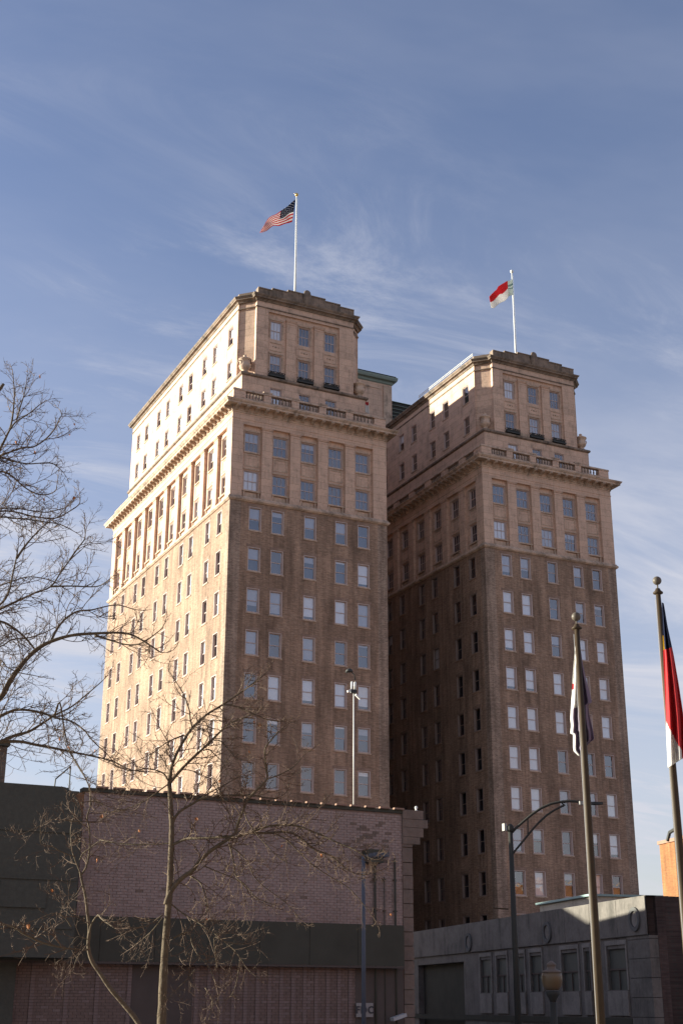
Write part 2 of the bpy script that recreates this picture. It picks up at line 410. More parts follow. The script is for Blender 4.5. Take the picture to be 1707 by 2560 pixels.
def add_window(root, face, u, z, w, h, d, cols=1, blind=None, sill=True, lintel=False, shade_paint=False):
    me, pu, pl, si, li = window_meshes(w, h, cols, lintel, shade_paint)
    p = fp(face, u, z, d)
    o = link('window', me, root, p, face[3])
    for pm_ in (pu, pl):
        q_ = link('pane', pm_, o); q_.rotation_euler = (wrnd.uniform(-0.008, 0.008), 0, wrnd.uniform(-0.010, 0.010))
    if sill: link('sill', si, o)
    if lintel: link('lintel', li, o)
    if blind: link('blind', blind_mesh(w, h, blind[0], blind[1]), o)
    return o

BW, BH = 1.10, 2.02                                    # brick-storey windows
F_COLS = [1.70, 3.70, 6.64, 9.50, 11.60]
L_COLS = [1.66, 4.40, 8.47, 10.92, 14.87, 17.53, 21.47, 23.98, 27.98, 30.74]   # distance of the near jamb from the front corner
SW, SHH = 1.36, 1.80                                   # stone-storey windows
FS = [1.23 + 2.57*k for k in range(5)]
LS = [1.45 + 3.255*k for k in range(10)]
PW = 1.12
FPW = [3.82, 6.54, 9.06]
LPW = [3.87, 7.70, 10.40, 14.20, 16.90, 20.70, 23.50, 27.40, 30.10]
PENT = [(1.25, 33.0), (1.25, 2.70), (2.40, 1.55), (2.40, 1.30), (11.85, 1.30), (11.85, 1.55), (13.0, 2.70), (13.0, 33.0)]
PENT_WALL = [(1.25, 33.0), (1.25, 2.72), (1.37, 2.76), (2.40, 1.62), (2.40, 1.30), (11.85, 1.30), (11.85, 1.62), (12.88, 2.76), (13.0, 2.72), (13.0, 33.0)]
RECT = [(0, TL), (0, 0), (TW, 0), (TW, TL)]
# which windows have their blinds down (row from the top, column), as far as the photograph shows
T1_LIGHT = {(1, 4), (2, 2), (2, 3), (4, 1), (4, 2), (4, 3), (4, 4)}
T1_MID = {(1, 0): 0.5, (2, 0): 0.7, (2, 1): 0.9, (2, 4): 0.95, (3, 0): 1.0, (3, 2): 0.9, (5, 2): 0.4, (0, 1): 0.25}
T2_LIGHT = {(1, 0), (1, 1), (2, 0), (2, 1), (2, 3), (2, 4), (3, 0), (3, 1), (3, 2), (3, 3), (3, 4), (4, 0), (4, 1), (4, 2), (4, 3), (4, 4), (5, 0), (5, 1), (6, 0), (6, 1), (6, 4), (7, 4), (8, 1), (8, 3)}
T2_MID = {(0, 0): 0.8, (0, 1): 0.6, (6, 2): 0.5, (6, 3): 0.55, (7, 1): 0.4, (7, 0): 0.9, (8, 2): 0.3, (0, 3): 0.5}

def baluster_mesh():
    b = MB(); b.lathe([(0.075, 0), (0.075, 0.06), (0.05, 0.08), (0.085, 0.22), (0.07, 0.34), (0.045, 0.44), (0.075, 0.52), (0.075, 0.6)], 8)
    return b.mesh('baluster', M['stone_dirty'], True)
BAL = baluster_mesh()
def urn_mesh():
    b = MB()
    b.lathe([(0.36, 0.0), (0.36, 0.12), (0.22, 0.16), (0.20, 0.26), (0.34, 0.36), (0.48, 0.55), (0.52, 0.72), (0.45, 0.80), (0.46, 1.20), (0.58, 1.26), (0.58, 1.32), (0.40, 1.40), (0.30, 1.50), (0.12, 1.56), (0.14, 1.66), (0.16, 1.72), (0.05, 1.80)], 18)
    for s in (-1, 1):
        pts = [Vector((s*0.44, 0, 1.15)), Vector((s*0.62, 0, 1.16)), Vector((s*0.68, 0, 1.0)), Vector((s*0.6, 0, 0.85)), Vector((s*0.48, 0, 0.78))]
        b.tube(pts, 0.045, 6)
    return b.mesh('urn', M['stone_trim'], True)
URN = urn_mesh()
def bracket_mesh():
    b = MB()   # scrolled modillion: x across, -y outwards
    prof = [(0, 0.0), (0, 0.34), (-0.58, 0.34), (-0.60, 0.24), (-0.5, 0.17), (-0.3, 0.14), (-0.16, 0.06), (-0.1, 0.0)]
    n = len(prof)
    for x in (-0.14, 0.14): b.v += [(x, p[0], p[1]) for p in prof]
    b.f += [tuple(range(n-1, -1, -1)), tuple(range(n, 2*n))]; b.m += [0, 0]
    for k in range(n):
        k2 = (k+1) % n; b.f.append((k, k2, n+k2, n+k)); b.m.append(0)
    return b.mesh('bracket', M['stone_trim'])
BRK = bracket_mesh()
def pilaster_mesh(w, h, proj):
    b = MB()
    b.box(0, -proj, 0.30, w, 0, h-0.42)
    b.box(-0.06, -proj-0.06, 0, w+0.06, 0, 0.16); b.box(-0.03, -proj-0.03, 0.16, w+0.03, 0, 0.30)
    b.box(-0.02, -proj-0.03, h-0.42, w+0.02, 0, h-0.36); b.box(0, -proj, h-0.36, w, 0, h-0.20)
    b.box(-0.05, -proj-0.06, h-0.20, w+0.05, 0, h-0.10); b.box(-0.09, -proj-0.10, h-0.10, w+0.09, 0, h-0.003)
    return b.mesh('pilaster', M['stone'])
def window_box_mesh(w):
    b = MB(); b.box(0, -0.36, 0.0, w, -0.03, 0.10)
    b.box(0, -0.36, 0.40, w, -0.33, 0.44); b.box(0, -0.33, 0.40, 0.03, -0.01, 0.44); b.box(w-0.03, -0.33, 0.40, w, -0.01, 0.44)
    n = 14
    for k in range(n+1):
        x = (w-0.02)*k/n; b.box(x, -0.355, 0.10, x+0.02, -0.335, 0.40)
    b.box(0.05, -0.30, 0.10, w-0.05, -0.06, 0.33)
    for k in range(40):
        x = random.uniform(0.06, w-0.06); y = random.uniform(-0.32, -0.06); z = random.uniform(0.3, 0.5); r = 0.05
        b.poly([(x-r, y, z), (x, y-r, z+0.04), (x+r, y, z), (x, y+r, z-0.03)])
    return b.mesh('window_box', M['iron'])
WBOX = window_box_mesh(1.52)

def build_tower(label, loc, light, midw, rows_front, rows_left, left_cols, seed, lb=0.85):
    rnd = random.Random(seed)
    root = thing('office_tower', label, 'tower', loc, 'twin brick and stone towers')
    # ---- brick storeys
    fh = []; lh = []
    for k in range(rows_front):
        for u in F_COLS: fh.append((u, u+BW, Z0-FH*k-BH, Z0-FH*k))
    for k in range(rows_left):
        for y in L_COLS[:left_cols]: lh.append((TL-y-BW, TL-y, Z0-FH*k-BH, Z0-FH*k))
    mb = MB()
    facade(FRONT, 1.0, TW-0.9, 0, 40.05, fh, 0, 0.26, mb); facade(LEFT, 0.7, TL-0.75, 0, 40.05, lh, 0, 0.26, mb)
    part('brick_wall', mb, M['brick'], root)
    mb = MB(); mb.quad((TW, 0.9, 0), (TW, TL, 0), (TW, TL, 40.05), (TW, 0.9, 40.05)); mb.quad((TW, TL, 0), (0, TL, 0), (0, TL, 40.05), (TW, TL, 40.05))
    part('unseen_dark_wall', mb, M['low_bounce'], root)
    for strips in (((FRONT, 0.0, 1.0), (LEFT, TL-0.75, TL)), ((FRONT, TW-0.9, TW),), ((LEFT, 0, 0.7),)):
        mb = MB()
        for face, a, b in strips: facade(face, a, b, 0, 40.05, [], 0, 0, mb)
        if len(strips) == 1 and strips[0][0] is FRONT: mb.quad((TW, 0, 0), (TW, 0.9, 0), (TW, 0.9, 40.05), (TW, 0, 40.05))
        part('quoin_strip', mb, M['quoin'], root)
    for k in range(rows_front):
        for c, u in enumerate(F_COLS):
            bl = None
            if (k, c) in light: bl = (rnd.choice([1.0, 1.0, 0.93, 0.85]), 'blind')
            elif (k, c) in midw: bl = (midw[(k, c)], 'curtain')
            elif rnd.random() < 0.5: bl = (rnd.choice([0.12, 0.2, 0.3, 0.42, 0.55]), rnd.choice(['curtain', 'curtain', 'blind']))
            add_window(root, FRONT, u, Z0-FH*k-BH, BW, BH, 0, 1, bl, True, True)
    for k in range(rows_left):
        for y in L_COLS[:left_cols]:
            bl = (rnd.choice([1.0, 1.0, 0.93, 0.5, 0.7]), 'blind') if rnd.random() < lb else None
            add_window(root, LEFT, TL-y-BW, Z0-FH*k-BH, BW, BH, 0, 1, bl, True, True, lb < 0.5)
    # ---- string course between brick and stone
    mb = MB(); mb.sweep(RECT, [(0.0, 40.05), (0.08, 40.06), (0.16, 40.14), (0.20, 40.17), (0.20, 40.30), (0.14, 40.34), (0.05, 40.5), (-0.3, 40.505)])
    part('string_course', mb, M['stone_trim'], root)
    # ---- stone storeys: recessed bays between pilasters
    fs = [(u, u+SW, z, z+SHH) for u in FS for z in (41.16, 44.62)]
    ls = [(TL-y-SW, TL-y, z, z+SHH) for y in LS for z in (41.16, 44.62)]
    mb = MB()
    facade(FRONT, 1.02, 13.1, 40.5, 46.92, fs, -0.28, 0.12, mb); facade(LEFT, 1.2, TL-1.2, 40.5, 46.92, ls, -0.28, 0.12, mb)
    mb.sweep(RECT, [(-0.30, 46.92), (0.0, 46.92), (0.0, 47.32), (0.04, 47.34), (0.04, 47.42), (0.0, 47.46), (0.0, 48.1)])
    mb.quad((TW, 0, 40.5), (TW, TL, 40.5), (TW, TL, 46.92), (TW, 0, 46.92)); mb.quad((TW, TL, 40.5), (0, TL, 40.5), (0, TL, 46.92), (TW, TL, 46.92))
    part('stone_wall', mb, M['stone'], root)
    for (x0, y0, x1, y1) in ((0, 0, 1.02, 1.2), (13.1, 0, TW-0.003, 1.2), (0, TL-1.2, 1.02, TL-0.003)):
        mb = MB(); mb.box(x0, y0, 40.5, x1, y1, 46.918); part('pier', mb, M['stone'], root)
    pm = pilaster_mesh(0.92, 6.42, 0.265)
    for k in range(4): link('pilaster', pm, root, fp(FRONT, FS[k]+SW+0.145, 40.5, -0.28))
    for k in range(9): 
        y = LS[k]+SW+0.5
        link('pilaster', pm, root, fp(LEFT, TL-y-0.92, 40.5, -0.28), LEFT[3])
    # sills on little brackets, sunk aprons and the spandrel panels
    sm = MB(); sm.box(-0.12, -0.20, 0.50, SW+0.12, 0.08, 0.62); sm.box(-0.05, -0.14, 0.0, 0.10, 0.0, 0.5); sm.box(SW-0.10, -0.14, 0.0, SW+0.05, 0.0, 0.5); sm.box(0.16, -0.05, 0.08, SW-0.16, 0.0, 0.44)
    sm = sm.mesh('sill_apron', M['stone_trim'])
    pn = MB(); pn.box(0.03, -0.035, 0.30, SW-0.03, 0, 0.42); pn.box(0.03, -0.035, 1.28, SW-0.03, 0, 1.40); pn.box(0.03, -0.035, 0.42, 0.15, 0, 1.28); pn.box(SW-0.15, -0.035, 0.42, SW-0.03, 0, 1.28)
    pn.box(-0.06, -0.09, 1.48, SW+0.06, 0.05, 1.60); pn.box(-0.05, -0.07, 0.02, SW+0.05, 0.03, 0.14)
    pn = pn.mesh('spandrel_panel', M['stone_trim'])
    hm = MB(); hm.box(-0.09, -0.06, 0, SW+0.09, 0, 0.12); hm.box(-0.09, -0.05, -1.8, -0.01, 0, 0); hm.box(SW+0.01, -0.05, -1.8, SW+0.09, 0, 0)
    hm = hm.mesh('window_surround', M['stone_trim'])
    for face, us in ((FRONT, FS), (LEFT, [TL-y-SW for y in LS])):
        for i, u in enumerate(us):
            link('sill_apron', sm, root, fp(face, u, 40.54, -0.28), face[3])
            link('spandrel_panel', pn, root, fp(face, u, 43.0, -0.28), face[3])
            link('window_surround', hm, root, fp(face, u, 46.425, -0.28), face[3])
            for z in (41.16, 44.62):
                bl = (rnd.choice([0.3, 0.5, 1.0]), rnd.choice(['curtain', 'blind'] if face is FRONT else ['blind'])) if rnd.random() < (0.35 if face is FRONT else lb) else None
                add_window(root, face, u, z, SW, SHH, -0.28, 3, bl, False)
    # ---- main cornice with brackets
    mb = MB(); mb.sweep(RECT, [(0.0, 47.86), (0.06, 47.9), (0.06, 48.0), (0.12, 48.04), (0.12, 48.38), (0.70, 48.385), (0.72, 48.40), (0.72, 48.54), (0.78, 48.58), (0.86, 48.70), (0.86, 48.76), (0.1, 48.93), (-1.35, 48.95)])
    part('cornice', mb, M['stone_trim'], root)
    n = 17
    for k in range(n): link('bracket', BRK, root, fp(FRONT, 0.30 + (TW-0.6)*k/(n-1), 48.04, 0.12), 0)
    n = 40
    for k in range(n): link('bracket', BRK, root, fp(LEFT, 0.30 + (TL-0.6)*k/(n-1), 48.04, 0.12), LEFT[3])
    # ---- balustrade
    mb = MB(); mb.sweep(RECT, [(-0.02, 48.9), (-0.02, 49.30), (-0.06, 49.34), (-0.34, 49.34), (-0.36, 48.9)])
    part('balustrade_base', mb, M['stone_trim'], root)
    mb = MB(); mb.sweep(RECT, [(-0.06, 49.945), (0.02, 49.95), (0.02, 50.06), (-0.02, 50.12), (-0.36, 50.12), (-0.40, 50.06), (-0.40, 49.95), (-0.06, 49.945)])
    part('handrail', mb, M['stone_trim'], root)
    ped = [(0.0, 1.15), (2.76, 3.50), (5.33, 6.07), (7.90, 8.64), (10.47, 11.21), (13.25, 14.4)]
    for a, b in ped:
        mb = MB(); fbox(mb, FRONT, a+0.03, b-0.03, 49.342, 49.943, -0.36, -0.03); part('pedestal', mb, M['stone'], root)
        if 0.5 < a < 13: mb = MB(); fbox(mb, FRONT, a-0.04, b+0.04, 50.121, 50.26, -0.4, 0.03); part('pedestal_cap', mb, M['stone_trim'], root)
    for i in range(5):
        a, b = ped[i][1], ped[i+1][0]; m_ = 6
        for k in range(m_):
            link('baluster', BAL, root, fp(FRONT, a + (b-a)*(k+0.5)/m_, 49.343, -0.2))
    lped = [(0.45, 1.4)] + [(3.0+3.255*k, 4.1+3.255*k) for k in range(9)] + [(TL-1.4, TL-0.03)]
    for a, b in lped:
        mb = MB(); fbox(mb, LEFT, TL-b, TL-a, 49.342, 49.943, -0.36, -0.03); part('pedestal', mb, M['stone'], root)
    for i in range(len(lped)-1):
        a, b = lped[i][1], lped[i+1][0]; m_ = 7
        for k in range(m_):
            link('baluster', BAL, root, fp(LEFT, TL-(a + (b-a)*(k+0.5)/m_), 49.343, -0.2))
    # ---- penthouse: plinth storey, ledge, upper storeys
    ZL = 52.45
    ph = [(u, u+PW, 49.75, 51.42) for u in FPW]
    mb = MB(); PLN = [(1.22, 33.0), (1.22, 1.28), (13.1, 1.28), (13.1, 33.0)]
    facade(FRONT, 1.22, 13.1, 48.9, 52.1, ph, -1.28, 0.15, mb)
    facade(LEFT, TL-33.0, TL-1.28, 48.9, 52.1, [], -1.22, 0, mb)
    mb.quad((13.1, 1.28, 48.9), (13.1, 33, 48.9), (13.1, 33, 52.1), (13.1, 1.28, 52.1)); mb.quad((13.1, 33, 48.9), (1.22, 33, 48.9), (1.22, 33, 52.1), (13.1, 33, 52.1))
    part('plinth_wall', mb, M['stone'], root)
    for u in FPW: add_window(root, FRONT, u, 49.75, PW, 1.67, -1.28, 3, (1.0, 'blind') if u < 6 else None, False)
    mb = MB(); mb.sweep(PLN, [(0.0, 52.1), (0.10, 52.14), (0.16, 52.2), (0.16, 52.34), (0.10, 52.40), (-1.6, ZL)])
    part('ledge', mb, M['stone_dirty'], root)
    d = -1.30
    fh = [(u, u+PW, z, z+h) for u in FPW for z, h in ((53.05, 1.72), (56.22, 1.86))]
    lh = [(TL-y-PW, TL-y, z, z+h) for y in LPW for z, h in ((53.02, 1.78), (56.25, 1.86))]
    mb = MB()
    facade(FRONT, 3.55, 10.45, ZL, 58.75, fh, d-0.20, 0.12, mb)                      # sunk middle bay
    facade(FRONT, 2.40, 3.55, ZL, 58.75, [], d, 0, mb); facade(FRONT, 10.45, 11.85, ZL, 58.75, [], d, 0, mb)
    for u, s in ((3.55, 1), (10.45, -1)):
        mb.quad(fp(FRONT, u, ZL, d), fp(FRONT, u, ZL, d-0.20), fp(FRONT, u, 58.75, d-0.20), fp(FRONT, u, 58.75, d))
    mb.quad(fp(FRONT, 3.55, 58.75, d), fp(FRONT, 10.45, 58.75, d), fp(FRONT, 10.45, 58.75, d-0.20), fp(FRONT, 3.55, 58.75, d-0.20))
    facade(FRONT, 2.40, 11.85, 58.75, 60.0, [], d, 0, mb)
    facade(LEFT, TL-33.0, TL-2.72, ZL, 60.0, lh, -1.25, 0.2, mb)
    pw = PENT_WALL
    for k in list(range(1, 4)) + list(range(5, 9)) + [9]:
        a, b = pw[k], pw[(k+1) % len(pw)]
        mb.quad((a[0], a[1], ZL), (b[0], b[1], ZL), (b[0], b[1], 60.0), (a[0], a[1], 60.0))
    part('penthouse_wall', mb, M['stone'], root)
    for u in FPW:
        for z, h in ((53.05, 1.72), (56.22, 1.86)):
            bl = None
            if u < 5 and z > 55: bl = (1.0, 'blind')
            elif z < 55: bl = (0.5 if u < 5 else 1.0, 'curtain') if rnd.random() < 0.5 else None
            add_window(root, FRONT, u, z, PW, h, d-0.20, 3, bl, False)
        link('window_box', WBOX, root, fp(FRONT, u-0.2, ZL+0.02, d-0.10))
    for y in LPW:
        for z, h in ((53.02, 1.78), (56.25, 1.86)):
            bl = (rnd.choice([0.5, 1.0, 1.0, 0.6]), 'blind') if rnd.random() < lb else None
            add_window(root, LEFT, TL-y-PW, z, PW, h, -1.25, 1, bl, True)
    pm2 = pilaster_mesh(0.90, 5.6, 0.19)
    for u in (5.30, 8.0): link('pilaster', pm2, root, fp(FRONT, u, ZL+0.3, d-0.20))
    pb = MB(); pb.box(-0.05, -0.26, 0, 1.0, 0, 0.30); pb = pb.mesh('pilaster_base', M['stone_trim'])
    for u in (5.28, 7.98): link('pilaster_base', pb, root, fp(FRONT, u, ZL, d-0.20))
    # carved spandrels and window surrounds in the middle bay
    cs = MB(); cs.box(0.02, -0.04, 0.22, PW-0.02, 0, 0.30); cs.box(0.02, -0.04, 0.98, PW-0.02, 0, 1.06)
    for g, r_ in ((-0.26, 0.07), (0, 0.12), (0.26, 0.07)):
        nb_ = len(cs.v); cs.lathe([(0.001, -0.05), (r_*0.6, -0.04), (r_, 0), (r_*0.6, 0.04), (0.001, 0.05)], 8, (0, 0, 0))
        cs.v[nb_:] = [(PW/2+g+x, -0.02+z, 0.64+y*0.8) for x, y, z in cs.v[nb_:]]
    cs = cs.mesh('carved_panel', M['stone_trim'])
    hs = MB(); hs.box(-0.13, -0.07, 0.0, PW+0.13, 0, 0.13); hs.box(-0.10, -0.04, -1.75, -0.01, 0, 0); hs.box(PW+0.01, -0.04, -1.75, PW+0.10, 0, 0); hs = hs.mesh('window_surround', M['stone_trim'])
    for u in FPW:
        link('carved_panel', cs, root, fp(FRONT, u, 54.88, d-0.20))
        for z in (54.79, 58.10): link('window_surround', hs, root, fp(FRONT, u, z, d-0.20))
    # frieze line, cornice and stepped parapet
    mb = MB(); mb.sweep(PENT, [(0.0, 58.98), (0.07, 59.02), (0.07, 59.10), (0.0, 59.14)]); part('frieze_band', mb, M['stone_dirty'], root)
    mb = MB(); mb.sweep(PENT, [(0.0, 59.60), (0.08, 59.64), (0.10, 59.74), (0.16, 59.80), (0.18, 59.82), (0.34, 59.84), (0.34, 59.95), (0.40, 60.0), (0.46, 60.10), (0.46, 60.16), (0.0, 60.26), (-0.5, 60.28)])
    part('penthouse_cornice', mb, M['stone_dirty'], root)
    mb = MB(); mb.sweep([(1.25, 33.0), (1.25, 2.70), (2.40, 1.55)], [(0.0, 60.2), (0.0, 60.62), (-0.4, 60.62), (-0.4, 60.2)], closed=False)
    mb.sweep([(11.85, 1.55), (13.0, 2.7), (13.0, 33.0)], [(0.0, 60.2), (0.0, 60.62), (-0.4, 60.62), (-0.4, 60.2)], closed=False)
    part('side_parapet', mb, M['stone_dirty'], root)
    for a, b, z in ((2.42, 3.75, 60.86), (3.75, 5.25, 61.06), (5.25, 8.95, 61.26), (8.95, 10.45, 61.06), (10.45, 11.83, 60.86)):
        mb = MB(); mb.box(a+0.002, 1.12, 60.22, b-0.002, 1.7, z); mb.box(a+0.002, 1.06, z-0.10, b-0.002, 1.1185, z+0.003); part('parapet_block', mb, M['stone_dirty'], root)
    mb = MB(); cx = 7.12
    prof = [(0.05, -1.15), (0.22, -1.05), (0.34, -0.7), (0.40, -0.2), (0.38, 0.2), (0.30, 0.5), (0.16, 0.62), (0.02, 0.66)]
    nb = len(mb.v); mseg = 12
    for r, z in prof:
        for j in range(mseg):
            g = 2*math.pi*j/mseg; mb.v.append((cx + r*math.cos(g), 1.06 + 0.55*r*math.sin(g), 61.0+z))
    for k in range(len(prof)-1):
        for j in range(mseg):
            j2 = (j+1) % mseg; mb.f.append((nb+k*mseg+j, nb+k*mseg+j2, nb+(k+1)*mseg+j2, nb+(k+1)*mseg+j)); mb.m.append(0)
    part('cartouche', mb, M['stone_dirty'], root, True)
    for x in (1.62, 12.62): link('urn', URN, root, (x, 1.72, ZL))
    # roofs and the dark rooms behind the glass
    mb = MB(); mb.quad((0.3, 0.3, 48.97), (TW-0.3, 0.3, 48.97), (TW-0.3, TL-0.3, 48.97), (0.3, TL-0.3, 48.97)); mb.poly([(x, y, 60.2) for x, y in PENT])
    part('roof', mb, M['roof'], root)
    mb = MB(); mb.box(0.75, 0.75, 0.2, TW-0.5, TL-0.5, 48.6); mb.box(1.95, 3.3, 49.2, 12.4, 32.5, 59.5); mb.box(3.0, 2.1, 49.2, 11.4, 3.2, 59.4)
    part('room_interior', mb, M['room'], root)
    return root

T2 = (24.85, 1.05)
tower1 = build_tower('nearer tall tower with sunlit cream left side and brown shaded front', (0, 0, 0), T1_LIGHT, T1_MID, 9, 9, 10, 11)
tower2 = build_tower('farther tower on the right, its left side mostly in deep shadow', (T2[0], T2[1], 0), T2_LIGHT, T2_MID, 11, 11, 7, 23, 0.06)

# white guard rail on the right tower's roof edge
mb = MB()
for k in range(6): mb.tube([(1.25, 2.9+2.1*k, 60.6), (1.25, 2.9+2.1*k, 61.0)], 0.025, 6)
for z in (60.98, 60.80): mb.tube([(1.25, 2.9, z), (1.25, 13.6, z)], 0.03, 6)
mb.tube([(1.25, 2.9, 60.98), (3.4, 2.2, 60.98)], 0.015, 5)
part('guard_rail', mb, M['white_metal'], tower2)

# taller stone block rising behind and between the towers
blk = thing('roof_block', 'tall stone block with green copper roof rising between the two towers', 'building', (11.3, 24.0, 0))
mb = MB(); mb.box(0, 0, 60, 16.7, 7.5, 66.9); mb.box(3.15, 0.6, 0, 13.5, 9, 60); part('stone_wall', mb, M['stone'], blk)
for x in (15.6,): 
    mb = MB(); mb.box(x, -0.14, 60.5, x+0.95, -0.003, 66.4); part('corner_pilaster', mb, M['stone_trim'], blk)
mb = MB(); mb.box(9.0, -0.05, 61.2, 9.1, -0.003, 66.0); mb.box(12.2, -0.05, 61.2, 12.3, -0.003, 66.0); mb.box(4.0, -0.06, 65.9, 15.4, -0.003, 66.05); part('panel_moulding', mb, M['stone_trim'], blk)
mb = MB(); mb.sweep([(0, 7.5), (0, 0), (16.7, 0), (16.7, 7.5)], [(0, 66.6), (0.12, 66.7), (0.15, 66.95), (0.45, 67.02), (0.52, 67.25), (0.52, 67.45), (0.1, 67.55)]); part('copper_eave', mb, M['copper'], blk)
mb = MB(); e = 0.4
A, B, C_, D = (-e, -e, 67.62), (16.7+e, -e, 67.62), (16.7+e, 7.5+e, 67.62), (-e, 7.5+e, 67.62); R1, R2 = (4, 3.75, 69.5), (12.7, 3.75, 69.5)
mb.poly([A, B, R2, R1]); mb.poly([B, C_, R2]); mb.poly([C_, D, R1, R2]); mb.poly([D, A, R1]); part('hip_roof', mb, plain('dark_copper_sheet', (0.075, 0.095, 0.085), 0.7), blk)
lou = thing('cooling_unit', 'dark green slatted cooling unit behind the right tower roof', 'roof equipment', (29.1, 26.0, 60.2))
mb = MB(); mb.box(0.1, 0.15, 0, 2.6, 2.4, 5.7); part('casing', mb, M['iron'], lou)
sl = MB(); sl.obox((0, 0, 0), (2.7, 0, 0), (0, 0.16, 0.10), (0, -0.02, 0.05)); sl = sl.mesh('slat', M['copper'])
for k in range(13): link('slat', sl, lou, (0, 0, 0.3+0.44*k))

# ------------------------------------------------------------------ rooftop flagpoles and flags
def flagpole(loc, h, r0, r1, label, ball_mat, group):
    t = thing('flagpole', label, 'flagpole', loc, group)
    mb = MB(); mb.tube([(0, 0, 0), (0, 0, h*0.5), (0, 0, h)], [r0, (r0+r1)/2, r1], 12); part('pole', mb, M['white_metal'], t, True)
    mb = MB(); mb.lathe([(0.02, -0.17), (0.10, -0.14), (0.17, -0.05), (0.18, 0.03), (0.14, 0.12), (0.05, 0.18)], 14, (0, 0, h+0.2)); mb.tube([(0, 0, h), (0, 0, h+0.1)], 0.05, 8); part('ball', mb, ball_mat, t, True)
    mb = MB(); mb.tube([(0.06, -0.14, 0.8), (0.05, -0.14, h-0.3)], 0.012, 4); part('halyard', mb, M['white_metal'], t)
    mb = MB(); mb.lathe([(r0+0.12, 0), (r0+0.12, 0.25), (r0+0.03, 0.32)], 12); part('base_collar', mb, M['white_metal'], t)
    return t
flagpole((8.08, 6.0, 60.2), 14.55, 0.10, 0.055, 'white flagpole with gold ball on the nearer tower', M['gold'], 'flagpoles on the tower roofs')
flagpole((33.25, 7.05, 60.2), 13.25, 0.10, 0.055, 'white flagpole with pale ball on the farther tower', M['white_metal'], 'flagpoles on the tower roofs')
cloth = {}
for nm, c in (('red', (0.62, 0.055, 0.06)), ('white', (0.78, 0.75, 0.72)), ('navy', (0.02, 0.025, 0.06)), ('sage', (0.58, 0.62, 0.59)), ('teal', (0.27, 0.36, 0.34)), ('gold', (0.62, 0.42, 0.03)), ('mauve', (0.30, 0.23, 0.30)), ('cream', (0.70, 0.60, 0.48))):
    m, nt, b = new_mat('flag_'+nm); b.inputs['Base Color'].default_value = c + (1,); b.inputs['Roughness'].default_value = 0.8
    N, L = nt.nodes, nt.links
    b.inputs['Specular IOR Level'].default_value = 0.15
    tcn = N.new('ShaderNodeTexCoord'); nz = N.new('ShaderNodeTexNoise'); nz.inputs['Scale'].default_value = 9; L.new(tcn.outputs['Object'], nz.inputs['Vector'])
    bp = N.new('ShaderNodeBump'); bp.inputs['Strength'].default_value = 0.2; L.new(nz.outputs[0], bp.inputs['Height']); L.new(bp.outputs[0], b.inputs['Normal'])
    tl = N.new('ShaderNodeBsdfTranslucent'); tl.inputs[0].default_value = c + (1,); mx = N.new('ShaderNodeMixShader'); mx.inputs[0].default_value = 0.42
    out = N['Material Output']; L.new(b.outputs[0], mx.inputs[1]); L.new(tl.outputs[0], mx.inputs[2]); L.new(mx.outputs[0], out.inputs[0])
    cloth[nm] = m
def lerp_poly(pts, t):
    seg = [math.dist(pts[i], pts[i+1]) for i in range(len(pts)-1)]; tot = sum(seg); s = t*tot
    for i, l in enumerate(seg):
        if s <= l or i == len(seg)-1:
            k = min(1, s/l) if l else 0
            return tuple(a + (b-a)*k for a, b in zip(pts[i], pts[i+1]))
        s -= l
def flag_obj(name, top, bot, place, nu, nv, mats, pick, wave, label, cat='flag', group=None, thick=0.012):
    """cloth between an upper and a lower edge; place(px, py, push) gives the point in the world"""
    mb = MB()
    P = []
    for i in range(nu+1):
        a = lerp_poly(top, i/nu); b = lerp_poly(bot, i/nu)
        for j in range(nv+1):
            v = j/nv; u = i/nu
            P.append(place(a[0]+(b[0]-a[0])*v, a[1]+(b[1]-a[1])*v, wave(u, v)))
    c = sum(P, Vector()) / len(P)
    O = P[0].copy()
    mb.v = [tuple(p-O) for p in P]
    for i in range(nu):
        for j in range(nv):
            a = i*(nv+1)+j; mb.f.append((a, a+nv+1, a+nv+2, a+1)); mb.m.append(pick((i+0.5)/nu, (j+0.5)/nv))
    o = link(name, mb.mesh(name, [cloth[k] for k in mats], True), None, O)
    sol = o.modifiers.new('thickness', 'SOLIDIFY'); sol.thickness = thick; sol.offset = 0
    return tag(o, label, cat, group), P
def flat_place(reg, ybase):
    def f(px, py, push):
        q = zz(reg, (px, py)); p = at_y(q[0], q[1], ybase); return p + Vector((-0.42, -0.9, 0))*push
    return f
def us_pick(u, v):
    if u < 0.42 and v < 7/13: return 2
    return 0 if int(v*13) % 2 == 0 else 1
RU = (620, 470, 0.1148)
uf, UP = flag_obj('national_flag', [(1040, 232), (1000, 285), (850, 405), (690, 500), (550, 600), (430, 705), (340, 805), (285, 890)], [(962, 748), (850, 765), (740, 795), (600, 835), (505, 872), (420, 905), (340, 935), (255, 965)],
    flat_place(RU, 5.8), 44, 26, ['red', 'white', 'navy'], us_pick, lambda u, v: 0.22*math.sin(u*11+v*1.5)*(0.2+u) + 0.05*math.sin(v*9+u*20), 'striped flag with star canton flying on the nearer tower')
st = MB()
